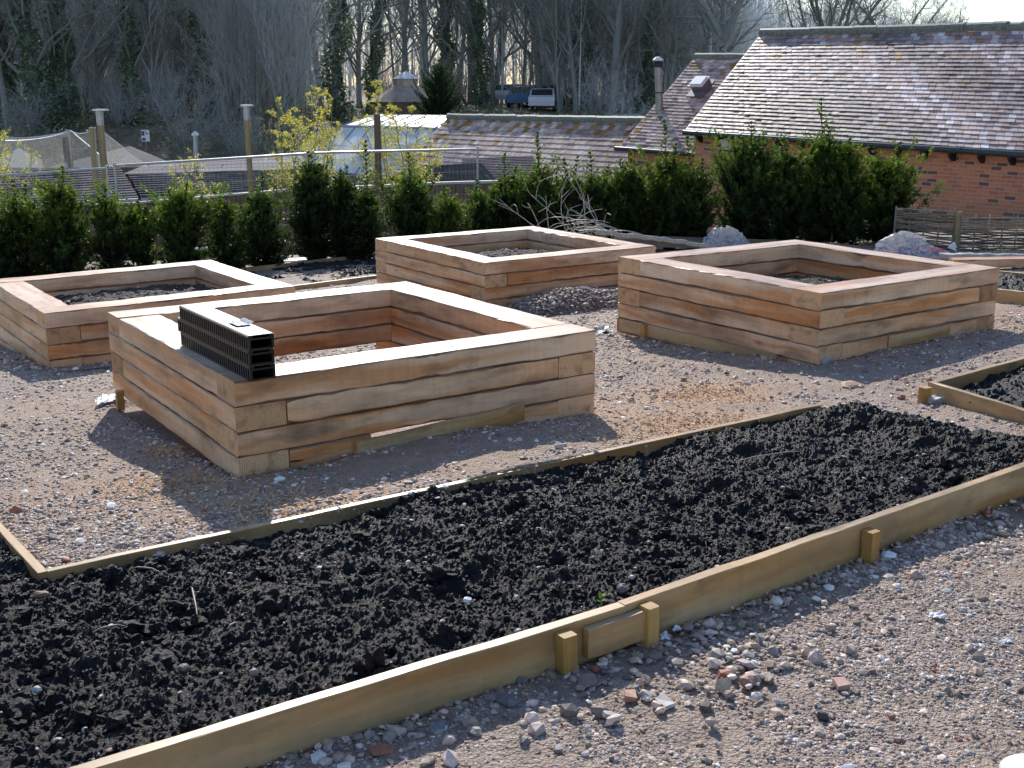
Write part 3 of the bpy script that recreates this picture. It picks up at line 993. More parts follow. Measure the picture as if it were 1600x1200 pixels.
B8 = np.array([n8a[:2], n8b[:2], f8b[:2], f8a[:2]])
EXTRA_POLYS += [B6, B7, B8]

build_ground()
build_bed(0, 'empty sleeper bed in the middle foreground carrying the stacked black plastic channels', 4)
build_bed(1, 'greyish sleeper bed on the right with a dark corner block and stones along its foot', 5)
build_bed(2, 'farthest sleeper bed near the hedge with a heap of grit against its front', 4)
build_bed(3, 'sleeper bed at the left edge of the yard with a white sheet showing under it', 5)
soil_patch('bed_soil', 'brown crumbly soil filling the right sleeper bed', 1, 0.27, 0.10, seed=11)
soil_patch('bed_soil', 'stony soil heaped in the farthest sleeper bed', 2, 0.24, 0.12, seed=17)
soil_patch('bed_soil', 'stony soil in the left sleeper bed', 3, 0.19, 0.04, seed=23)

# boards of the big L-shaped bed
c_near = nL + (corner_R - nL) * 0.5
root = edging('long low board edging around the L-shaped black compost bed in front', [], [c_near[0], c_near[1], c_near[2] - 0.2])
th = 0.038
up = np.array([0, 0, 1.0])
def add_board(root, p0, p1, h, th, label=None, mat='board'):
    ax, ay, az, L = dir_frame(p0, p1)
    mb = MB(); beam(mb, np.asarray(p0) - az * h, ax, ay, az, L, th, h, amp=0.0011, ch=0.002, endmat=0)
    o = mb.build('board', [M[mat]], root)
    if label: o['label'] = label
nrm2_ = np.append(nrm2, 0)
nIn = -nrm2_
add_board(root, nL, nJ, 0.17, th)
add_board(root, nJ + nDir * 0.003 + nIn * 0.004, corner_R, 0.18, th, 'stained and splashed near board')
add_board(root, bA, bB, 0.16, 0.032)
add_board(root, corner_R + np.array([0, 0, -.004]), bB + np.array([0, 0, -.004]), 0.14, 0.035)
add_board(root, bA + np.array([0, 0, .002]), lEnd, 0.16, 0.034)
cd_ = unit(nJ - nD)
cl0 = nJ - cd_ * .17 + nrm2_ * .034 - up * .022; cl1 = nJ + nDir * .075 + nrm2_ * .034 - up * .022
add_board(root, cl0, cl1, 0.10, 0.03, 'short cleat across the joint')
for px, py, of in [(900, 1000, 0.04), (1034, 955, 0.045), (1388, 838, 0.03)]:
    p = at(px, py, of)
    # set against the outer face of the board
    s0_, s1_ = (nD, nJ) if px < 977 else (nJ, nE)
    sd_ = unit(s1_ - s0_); q = s0_ + sd_ * np.dot(p - s0_, sd_)
    stake(root, np.array([q[0], q[1], p[2]]) + np.array([sd_[1], -sd_[0], 0]) * 0.027, sd_, 0.05, 0.19)
# soil inside it
tip = at(1335, 650, 0.02)
clod = at(1320, 655, 0.02)
PC = build_compost('compost', SOIL_POLY, 'black clumpy compost filling the L-shaped bed in front', 0.0075, -0.015, 40, 46000, edge_pts=[(P_ + s_)[:2] for P_, s_ in ((nL, nIn * .045), (nJ, nIn * .045), (corner_R, nIn * .045), (bB, 0 * nIn), (bA, 0 * nIn + np.array([-.005, -.005, 0])), (lEnd, np.array([-.03, -.03, 0])), (leftBack, 0 * nIn))], hi=[(tip[0] - .05, tip[1] - .04, .20, .085), (at(1385, 668)[0], at(1385, 668)[1] - .05, .16, .06), (at(1250, 690)[0], at(1250, 690)[1], .3, .03), (at(1440, 680)[0], at(1440, 680)[1], .2, .06), (at(1510, 692)[0], at(1510, 692)[1], .2, .06), (at(1590, 704)[0], at(1590, 704)[1], .22, .055), (at(1000, 920)[0], at(1000, 920)[1] + .1, .5, .02)])
pebbles_in_soil(PC, 1000, 'pale pebbles and bark fibres dotted through the black compost')

r6 = edging('pale board edging with a corner stake round the small compost bed at the right edge', [], [g6[0] + .4, g6[1], g6[2] - .2])
add_board(r6, g6, g6b, 0.15, 0.035); add_board(r6, g6a + [0, 0, -.003], g6 + [0, 0, -.003], 0.13, 0.035)
add_board(r6, g6b, g6c, 0.15, 0.035); add_board(r6, g6c, g6a, 0.15, 0.035)
stake(r6, at(1460, 603, 0.085) + np.array([-0.06, -0.03, 0.0]), g6b - g6, 0.055, 0.17)
build_compost('compost', B6, 'dark compost in the small bed at the right edge', 0.016, 0.035, 60, 1600)
r7 = edging('board edging of the dark soil strip between the left bed and the farthest bed', [], [n7a[0], n7a[1] + .5, n7a[2] - .2])
add_board(r7, n7a2, n7b2, 0.14, 0.035); add_board(r7, f7a2, f7b2, 0.16, 0.035)
build_compost('compost', B7, 'dark stony soil in the strip in front of the hedge', 0.022, -0.01, 70, 1500, amp=1.2)
r8 = edging('board edging of the dark bed beyond the right sleeper bed', [], [n8a[0], n8a[1] + .4, n8a[2] - .2])
add_board(r8, n8a, n8b, 0.16, 0.035); add_board(r8, f8a, f8b, 0.13, 0.035)
build_compost('compost', B8, 'dark compost in the bed beyond the right sleeper bed', 0.02, 0.06, 80, 900)
build_gravel()

# ---------------------------------------------------------------- drainage channels stacked on the front bed
b0 = BEDS[0]
Ub, Vb, Zb = bed_axes(b0)
def chan(u0, v0, z0, L, label, far=0.0):
    W, Hh = 0.128, 0.071
    o = bed_pt(b0, u0, v0, z0)
    root = thing('drainage_channel', label, 'channel', o, 'black plastic drainage channels stacked three high')
    U, V, Z = unit(Ub), unit(Vb), np.array([0, 0, 1.0])
    mb = MB(); w = 0.004
    # trough: floor, two side walls, ribs, lips
    mb.box(o + U * .010, U * (W - .02), V * L, Z * w)
    for s in (0, 1):
        x0 = .010 if s == 0 else W - .010 - w
        mb.box(o + U * x0 + Z * w, U * w, V * L, Z * (Hh - .012))
        lip = 0.0 if s == 0 else W - 0.022
        mb.box(o + U * lip + Z * (Hh - .012), U * 0.022, V * L, Z * 0.010)
        n = int(L / 0.030)
        for k in range(n + 1):
            vv = k * (L - .010) / n
            xr = 0.0015 if s == 0 else W - .0098
            mb.box(o + U * xr + V * vv + Z * 0.002, U * .0083, V * .010, Z * (Hh - .015))
    # foot rails
    for x in (0.0012, W - .0135): mb.box(o + U * x - Z * 0.001, U * .0123, V * L, Z * .006)
    mb.build('channel_body', M['plastic'], root)
    # end frame
    mb = MB()
    for vv in (-0.003, L - .001):
        mb.box(o + U * .002 + V * vv + Z * .0005, U * .010, V * .004, Z * (Hh - .013))
        mb.box(o + U * (W - .012) + V * vv + Z * .0005, U * .010, V * .004, Z * (Hh - .013))
        mb.box(o + U * .012 + V * vv + Z * .0005, U * (W - .024), V * .004, Z * .009)
        mb.box(o + U * .012 + V * vv + Z * (Hh - .022), U * (W - .024), V * .004, Z * .0095)
    mb.build('end_frame', M['plastic'], root)
    mb = MB()
    mb.box(o + U * .005 + Z * (Hh - .0018), U * (W - .01), V * L, Z * .0035)
    mb.build('top_plate', M['plastic_top'], root)
    return root
cb = at(391, 597, z=bed_pt(b0, .1, .02, 0)[2])
cu, cv = bed_uv(b0, cb[0], cb[1])
cf = at(278, 545, z=bed_pt(b0, .1, .9, 0)[2]); fu, fv = bed_uv(b0, cf[0], cf[1])
Lc = max(0.8, min(1.3, fv - cv))
print('CHANNEL', cu, cv, fu, fv, Lc)
Lc *= 1.09
chan(cu, cv, 0.002, Lc, 'lowest black ribbed drainage channel, resting on the wooden rim')
chan(cu, cv + .004, 0.0745, Lc + .035, 'middle black ribbed drainage channel, poking out past the others at its far end')
chan(cu, cv, 0.147, Lc - .01, 'topmost black ribbed drainage channel with a smooth shiny top')
mb = MB()
p0 = bed_pt(b0, cu + .035, cv + .23, 0.2215)
nn = 9
for a in range(nn):
    pass
uu = np.linspace(0, .085, 8); vv = np.linspace(0, .14, 8)
A, Bv = np.meshgrid(uu, vv, indexing='ij')
Zz = 0.004 + 0.008 * np.abs(fbm(A, Bv, 40, 3, 3)) * 2 + 0.012 * smooth(.06, .085, A) 
P = p0 + A[..., None] * unit(Ub) + (Bv + rng.normal(0, .004, A.shape))[..., None] * unit(Vb) + Zz[..., None] * Zb
i = np.arange(7)[:, None] * 8; j = np.arange(7)[None]
mb.add(P.reshape(-1, 3), np.stack([i + j, i + 8 + j, i + 9 + j, i + j + 1], -1).reshape(-1, 4))
o = mb.build('torn_scrap', simple('grey_card', (0.42, 0.44, 0.43), 0.7), loc=p0)
tag(o, 'crumpled grey torn scrap lying on top of the topmost black channel', 'scrap')

# ---------------------------------------------------------------- loose timber and litter
def loose_board(name, label, cat, p0, p1, h, th, mat='board', lean=0.0):
    ax, ay, az, L = dir_frame(p0, p1)
    if lean:
        q = Matrix.Rotation(lean, 3, Vector(ax)); ay = np.array(q @ Vector(ay)); az = np.array(q @ Vector(az))
    mb = MB(); beam(mb, np.asarray(p0), ax, ay, az, L, th, h, amp=0.002, ch=0.002, endmat=0)
    o = mb.build(name, [M[mat]], loc=np.asarray(p0))
    return tag(o, label, cat)
loose_board('offcut_plank', 'narrow plank leaning along the foot of the front bed below a gap', 'plank', bed_pt(b0, .60, -0.05, -.490), bed_pt(b0, 1.62, -0.03, -.448), 0.10, 0.025, 'board', 0.06)
loose_board('packing_board', 'thin yellow board packed under the left side of the right sleeper bed', 'plank', bed_pt(BEDS[1], -.012, 1.99, -.60), bed_pt(BEDS[1], -.012, .35, -.585), 0.10, 0.02, 'board')
loose_board('packing_board', 'pale board set into the bottom of the right bed near the dark pot', 'plank', bed_pt(BEDS[1], .78, -0.016, -.475), bed_pt(BEDS[1], 1.55, -0.016, -.475), 0.095, 0.014, 'board')
b1 = BEDS[1]
def peg(label, p, w=.045, h=.12):
    mb = MB(); beam(mb, np.asarray(p) - [0, 0, h], up, np.array([.83, .55, 0]), np.array([-.55, .83, 0]), h, w, w, .001, .003, 0)
    tag(mb.build('wooden_peg', [M['stake']], loc=np.asarray(p) - [0, 0, h]), label, 'peg')
peg('short wooden peg at the left foot of the right sleeper bed', bed_pt(b1, -.05, 1.66, -.50))
peg('short wooden peg at the far left foot of the front sleeper bed', bed_pt(b0, -.05, 2.02, -.46))

def sheet(name, label, cat, pts, mat, lift=0.012, th=0.0):
    """a crumpled thin sheet spanning a quad of points"""
    a, b, c, d = [np.asarray(p, float) for p in pts]
    n = 14
    s, t = np.meshgrid(np.linspace(0, 1, n), np.linspace(0, 1, n), indexing='ij')
    P = (a * (1 - s[..., None]) + b * s[..., None]) * (1 - t[..., None]) + (d * (1 - s[..., None]) + c * s[..., None]) * t[..., None]
    sd = rng.integers(0, 90)
    P[..., 2] += lift + fbm(s, t, 3, 3, sd) * lift * 2.2
    P[..., 0] += fbm(s, t, 4, 2, sd + 1) * lift * 1.5
    i = np.arange(n - 1)[:, None] * n; j = np.arange(n - 1)[None]
    mb = MB().add(P.reshape(-1, 3), np.stack([i + j, i + n + j, i + n + 1 + j, i + j + 1], -1).reshape(-1, 4))
    o = mb.build(name, M[mat], loc=P.reshape(-1, 3).mean(0), smooth=True)
    return tag(o, label, cat)
b3 = BEDS[3]
sheet('plastic_sheet', 'strip of white sheeting sticking out under the left sleeper bed', 'sheet', [at(80, 583), at(178, 574), bed_pt(b3, .62, -.02, -.56), bed_pt(b3, .02, -.02, -.60)], 'sheetwhite', .008)
sheet('plastic_sheet', 'crumpled white plastic beside the far left foot of the front bed', 'sheet', [at(148, 640), at(178, 634), at(184, 622), at(160, 626)], 'sheetwhite', .03)
sheet('plastic_sheet', 'thin strip of white plastic half buried left of the front bed', 'sheet', [at(62, 658), at(118, 650), at(118, 647), at(64, 655)], 'sheetwhite', .006)
sheet('plastic_sheet', 'scrap of black plastic beside the near corner of the front bed and right bed', 'sheet', [at(930, 525), at(958, 521), at(952, 513), at(932, 515)], 'plastic', .02)
# small plant pot lying on its side
pp = at(1474, 524)
mb = MB(); lathe(mb, (0, 0, 0), [(.040, 0), (.055, .09), (.058, .09), (.058, .10), (.053, .10), (.038, .004), (0.0, .004)], 20)
o = mb.build('plant_pot', M['sheetwhite'])
o.location = (pp[0] + .03, pp[1], pp[2] + .055); o.rotation_euler = (math.radians(80), 0, math.radians(-55))
tag(o, 'small pale pot lying on its side in front of the right sleeper bed', 'pot')
# grit heap
mp = _mound
n = 70
A, R = np.meshgrid(np.linspace(0, 2 * np.pi, n), np.linspace(0, 1, 30), indexing='ij')
ex, ey = unit(np.append(np.array([math.cos(.5954), math.sin(.5954)]), 0)), np.array([-math.sin(.5954), math.cos(.5954), 0])
P = mp + (np.cos(A) * R * .85)[..., None] * ex + (np.sin(A) * R * .42)[..., None] * ey
P[..., 2] = ground_z(P[..., 0], P[..., 1]) + .19 * (1 - R ** 2) ** .8 - .02 + fbm(P[..., 0], P[..., 1], 5, 3, 5) * .05
i = np.arange(n - 1)[:, None] * 30; j = np.arange(29)[None]
mb = MB().add(P.reshape(-1, 3), np.stack([i + j, i + j + 1, i + 31 + j, i + 30 + j], -1).reshape(-1, 4), (.15, .13, .12))
k = rng.integers(0, n * 30, 5200)
Vs, Fs, cs = stones(P.reshape(-1, 3)[k] + rng.normal(0, .012, (len(k), 3)), np.exp(rng.normal(math.log(.012), .35, len(k))), palette(len(k)) * .75)
mb.add(Vs, Fs, cs)
o = mb.build('grit_heap', M['stone'], loc=mp)
tag(o, 'low heap of dark pea grit against the front of the farthest bed', 'grit heap', kind='stuff')

# notable stones: one object each
def rock(label, px, py, size, col, flat=.5, cat='stone', name='stone', off=0.0, block=False, on_soil=False):
    p = at(px, py, off)
    if not on_soil: p[2] = float(ground_z(p[0], p[1]))
    if block:
        mb = MB(); a = rng.uniform(0, 3.1)
        V = np.array([[x, y, z] for x in (-1, 1) for y in (-.62, .62) for z in (0, .62)], float) + rng.normal(0, .12, (8, 3))
        c, s = math.cos(a), math.sin(a)
        V = np.stack([V[:, 0] * c - V[:, 1] * s, V[:, 0] * s + V[:, 1] * c, V[:, 2]], -1) * size + p + [0, 0, -.1 * size]
        mb.add(V, [[0, 1, 3, 2], [4, 6, 7, 5], [0, 4, 5, 1], [2, 3, 7, 6], [0, 2, 6, 4], [1, 5, 7, 3]], col)
    else:
        V, Fc, c = stones(p[None], [size], [col], flat=(flat, flat), jit=.17, base=ICO2)
        mb = MB().add(V, Fc, c)
    o = mb.build(name, M['stone'], loc=p, smooth=False)
    tag(o, label, cat)
BR = (.36, .13, .08)
rock('red brick lump lying by the near board at the bottom of the photo', 596, 1132, .030, BR, name='brick_fragment', cat='brick piece', block=True)
rock('broken brick piece with a pale face on the gravel below the cleat', 985, 1048, .024, (.40, .2, .13), name='brick_fragment', cat='brick piece', block=True)
rock('brown pointed stone directly beside the left stake of the cleat', 918, 1028, .032, (.24, .17, .14), .85)
rock('flat cream slab of stone on the gravel below the cleat', 1040, 1057, .026, (.62, .54, .46), block=True)
rock('round grey stone in shadow against the near board', 685, 1098, .028, (.17, .18, .20), .75)
rock('rounded speckled stone just in front of the grey stone by the near board', 742, 1101, .024, (.36, .30, .25), .6)
rock('large dull stone half buried against the near board', 795, 1058, .040, (.17, .16, .165), .6)
rock('pink flat stone on top of the rubble right of the cleat', 1168, 998, .030, (.52, .40, .36), .35)
rock('rust brown stone at the bottom of the rubble right of the cleat', 1170, 1025, .028, (.34, .2, .14), .6)
rock('small red brick piece on the rubble right of the cleat', 1136, 1014, .020, BR, name='brick_fragment', cat='brick piece', block=True)
rock('reddish flat brick shard alone on the bare grit at the right', 1318, 1030, .028, (.42, .23, .18), name='brick_fragment', cat='brick piece', block=True)
rock('pale oval stone in the grit near the far end of the near board', 1482, 892, .030, (.48, .43, .40), .4)
rock('white elongated pebble low on the gravel near the bottom edge', 1330, 1155, .018, (.66, .63, .62), .4)
rock('small dark stump of stone standing on the grit at the right', 1288, 1078, .018, (.06, .05, .05), .9)
rock('white chip on the gravel at the lower middle', 921, 1185, .016, (.78, .76, .78), .35)
rock('pale pink flake of tile flat on the gravel at the lower middle', 818, 1189, .026, (.5, .36, .33), .2)
rock('white slip of stone left of the lower middle gravel', 686, 1170, .020, (.72, .70, .70), .3)
rock('small lilac pebble on the smooth grit under the cleat', 918, 1096, .012, (.46, .43, .46), .8)
rock('small dark round pebble on the smooth grit', 820, 1116, .016, (.20, .17, .165), .8)
rock('long flat boulder on the path just inside the far board', 540, 775, .055, (.34, .31, .28), .3)
rock('bright white flake in the front bed shadow near its loose plank', 623, 703, .022, (.8, .8, .8), .25)
rock('white flake of stone lying in the right end of the front bed shadow', 856, 655, .022, (.7, .7, .72), .2)
rock('pale round boulder by the near corner of the right sleeper bed', 1288, 566, .055, (.42, .41, .41), .8)
rock('pale block of stone by the stake of the right edge bed', 1463, 628, .05, (.55, .53, .5), block=True)
rock('terracotta tile shard on the path in front of the right bed', 1332, 603, .07, (.44, .24, .16), .25, 'tile shard', 'tile_shard')
rock('red stone on the left path near the board corner', 103, 876, .022, BR, .55)
rock('white flat stone on the left path', 38, 770, .024, (.78, .76, .74), .3)
rock('tan stone at the edge of the front bed shadow', 250, 768, .04, (.38, .32, .27), .35)
rock('white stone sitting in the middle of the black compost', 730, 938, .016, (.78, .76, .73), .5, on_soil=True, off=.012)
rock('round mauve pebble low in the black compost', 396, 1052, .013, (.34, .28, .27), .95, on_soil=True, off=.012)
rock('white angular stone at the left in the black compost', 58, 1078, .014, (.68, .64, .58), .7, on_soil=True, off=.012)
rock('brown clod standing proud in the left of the compost', 287, 1048, .022, (.10, .075, .06), .8, 'clod', 'soil_clod', on_soil=True, off=.008)
rock('grey upright stone in the compost behind the cleat', 972, 922, .02, (.15, .14, .15), .95, on_soil=True, off=.012)
rock('terracotta shard at the inner corner of the black bed', 62, 930, .034, (.20, .09, .06), .3, 'tile shard', 'tile_shard', on_soil=True, off=.01)
for lab, pts in [('torn scrap of white paper on the rubble between cleat and board', [(1028, 1006), (1046, 1002), (1040, 992), (1032, 995)]), ('slip of white paper by the right stake of the cleat', [(1053, 992), (1066, 992), (1062, 982), (1054, 983)]),
                 ('bluish scrap of paper below the left stake of the cleat', [(846, 1052), (864, 1052), (866, 1044), (852, 1044)]), ('crumpled white scrap on the grit at the right edge', [(1448, 968), (1476, 972), (1472, 964), (1454, 961)]),
                 ('white scrap at the far right of the grit', [(1558, 1008), (1584, 1008), (1578, 1002), (1564, 1003)])]:
    sheet('paper_scrap', lab, 'scrap', [at(*p, -.085) for p in pts], 'white', .012)
# seedling
sp = at(939, 946, .03)
mb = MB()
for k in range(9):
    a = rng.uniform(0, 6.28); h = .012 + .003 * k
    d = np.array([math.cos(a), math.sin(a), .5]) * .016; e = np.array([-math.sin(a), math.cos(a), 0]) * .006
    q = sp + [0, 0, h]
    mb.add([q, q + d * .5 + e, q + d, q + d * .5 - e], [[0, 1, 2, 3]], (.22, .36, .04))
mb.tube([sp, sp + [0.002, 0, .04]], [.0015, .001], 5, (.2, .3, .05))
tag(mb.build('seedling', M['birchleaf'], loc=sp), 'tiny bright green seedling in the compost behind the near board', 'seedling')
# twigs in the compost
for lab, a, b in [('thin pale twig arched on the left of the compost', (145, 990), (195, 978)), ('bent twig on the compost left of the middle', (355, 985), (372, 975)), ('pale bark strip near the top of the compost', (1315, 708), (1345, 703)), ('thin root stalk sticking out of the compost', (300, 920), (308, 960)), ('long root lying in the far end of the compost', (1150, 722), (1260, 705)), ('pale twig under the inner board', (205, 890), (248, 893))]:
    p, q = at(*a, .012), at(*b, .012)
    mid = (p + q) / 2 + [0, 0, .012]
    mb = MB(); mb.tube([p + [0, 0, .004], (p + mid) / 2 + [0, 0, .006], mid, (q + mid) / 2 + [0, .002, .004], q], [.002, .003, .003, .0025, .0015], 6, (.34, .26, .2))
    tag(mb.build('twig', M['stone'], loc=p), lab, 'twig')
# pale slab edge at the bottom right corner
p = at(1621, 1211, -.08)
mb = MB(); lathe(mb, p + [0, 0, -.01], [(.0, 0), (.085, 0), (.088, .012), (.08, .02), (0, .022)], 28)
tag(mb.build('plastic_disc', M['sheetwhite'], loc=p, smooth=True), 'edge of a pale round plastic disc lying in the bottom right corner', 'disc')

# ---------------------------------------------------------------- behind the beds: sacks, logs, twigs
def sack(label, px, Y, top, w, d, tie=None, seed=3):
    p = at(px, 380, Y=Y); p[2] = float(ground_z(p[0], p[1])); h = (at(px, top, Y=Y)[2] - p[2]) / 1.08
    bV, bF = ICO3
    bV2, bF2 = subdiv(*subdiv(bV, bF))
    nz = fbm(bV2[:, 0] + bV2[:, 2] * .7, bV2[:, 1] - bV2[:, 2], 1.6, 3, seed) * .28 + fbm(bV2[:, 0] + bV2[:, 2], bV2[:, 1] + bV2[:, 2], 6, 3, seed) * .06
    cr1 = np.abs(fbm(bV2[:, 0] * 1.3 + bV2[:, 2] * .6 + 3, bV2[:, 1] + bV2[:, 2] * 1.7, 2.4, 3, seed + 5)); nz = nz - np.maximum(0, .10 - cr1) * 1.3 + fbm(bV2[:, 0] - bV2[:, 2] * 2, bV2[:, 1] + bV2[:, 0], 11, 2, seed + 6) * .07
    V = bV2 * (1 + nz)[:, None]
    V = V * [w / 2, d / 2, h]
    V[:, 2] = np.maximum(V[:, 2], -.02)
    mb = MB()
    if tie is not None:
        tt = smooth(.45, 1.0, bV2 @ unit(np.array(tie)))
        V += np.outer(tt ** 2, np.array(tie)) * w * .28
        V[:, 1] *= 1 - .55 * tt; V[:, 2] = V[:, 2] * (1 - .5 * tt) 
    mb.add(V + p, bF2)
    root = thing('filled_sack', label, 'sack', p)
    mb.build('sack_body', M['sack'], root, smooth=False)
    if tie is not None:
        e = p + np.array([w * .66, 0, h * .38])
        mb = MB()
        for k in range(14):
            a = rng.uniform(-.9, .9); b = rng.uniform(-.6, 1.0)
            mb.add([e, e + np.array([.10, .05 * a, .04 * b - .02]) * rng.uniform(.7, 1.5), e + np.array([.09, .05 * a + .03, .04 * b + .03]) * rng.uniform(.7, 1.4)], [[0, 1, 2]])
        mb.build('tied_neck', M['sheetwhite'], root)
sack('round bulging plastic sack behind the right sleeper bed, towards the hedge', 1134, 16.0, 349, .72, .6, None, 3)
sack('plastic sack with a tied neck pointing right behind the right sleeper bed', 1415, 14.9, 359, .84, .6, (1, -.05, -.05), 9)
def log(label, pts, r, cat='log', name='log', mat='palebark'):
    P = np.array(pts); m = MB()
    t = np.linspace(0, len(P) - 1, 24)
    Q = np.stack([np.interp(t, np.arange(len(P)), P[:, k]) for k in range(3)], -1) + rng.normal(0, .006, (24, 3))
    m.tube(Q, np.linspace(r[0], r[1], 24) * (1 + rng.normal(0, .03, 24)), 12)
    tag(m.build(name, M[mat], loc=P[0], smooth=True), label, cat)
p = lambda x, y, o: at(x, y, o) if x > 1200 else at(x, y, Y=15.4)
log('grey log lying behind the tied sack at the right edge', [p(1468, 402, .04), p(1530, 403, .05), p(1600, 404, .05), p(1600, 404, .05) + [1.0, -.2, .02]], (.055, .062))
loose_board('spare_sleeper', 'pale sleeper lying flat in front of the grey log', 'sleeper', p(1490, 420, .02) , p(1600, 417, .02) + np.array([1.0, -.1, 0.03]), .10, .22, 'sleeper')
log('long peeled branch lying between the farthest bed and the round sack', [p(930, 363, .07), p(985, 369, .06), p(1040, 374, .05), p(1100, 384, .05)], (.032, .028), 'branch', 'cut_branch')
# brushwood heap
hp = at(905, 372, Y=15.4); hp[2] = float(ground_z(hp[0], hp[1]))
root = thing('brushwood_heap', 'tangle of bare silvery twigs heaped behind the farthest bed', 'brushwood', hp)
def curve(p0, d, L, bend, n=9):
    P = [np.asarray(p0, float)]; d = unit(np.array(d, float))
    for k in range(n):
        d = unit(d + bend * (1.0 / n) + rng.normal(0, .07, 3)); P.append(P[-1] + d * L / n)
    return P
mb = MB()
for (x, y, dx, dz, L, bn) in [(850, 362, -.9, .35, .75, (.0, 0, .1)), (845, 360, -.35, .8, .45, (0, 0, 0)), (858, 362, -.2, .9, .5, (0, 0, 0)), (885, 362, -.35, .85, .75, (.3, 0, -.2)), (915, 362, .1, 1, .9, (-1.2, 0, -.3)), (925, 366, -.2, 1, .7, (-1.5, 0, -.6)), (945, 366, -.55, .8, 1.1, (-.1, 0, .3)), (950, 368, -.5, .75, .8, (-.6, 0, -.2)), (890, 366, .4, .8, .45, (0, 0, 0)), (970, 372, .5, .8, .4, (1.2, 0, -1.6)), (900, 364, -.7, .5, .8, (-.1, 0, .3)), (935, 362, .25, .9, .5, (-.8, 0, .1))]:
    q = p(x, y, .05)
    P = curve(q, (dx, rng.normal(0, .3), dz), L, np.array(bn))
    mb.tube(P, np.linspace(.007, .003, len(P)), 5)
    for _ in range(3):
        k = rng.integers(3, len(P) - 1)
        P2 = curve(P[k], unit(P[k + 1 if k + 1 < len(P) else k] - P[k - 1]) + rng.normal(0, .5, 3), L * rng.uniform(.2, .45), rng.normal(0, .5, 3), 5)
        mb.tube(P2, np.linspace(.005, .002, len(P2)), 4)
mb.build('long_shoots', M['palebark'], root, smooth=True)
mb = MB()
for _ in range(42):
    x = rng.normal(912, 24); q = p(x, 362 + (x - 915) * .12, .03) + np.array([0, rng.normal(0, .2), rng.uniform(0, .10)])
    P = curve(q, (rng.normal(0, 1), rng.normal(0, .5), rng.uniform(.0, .6)), rng.uniform(.25, .7), np.array([rng.normal(0, 1), 0, -rng.uniform(.5, 2)]), 7)
    mb.tube(P, np.linspace(.005, .0025, len(P)), 4)
mb.build('tangled_twigs', M['palebark'], root, smooth=True)
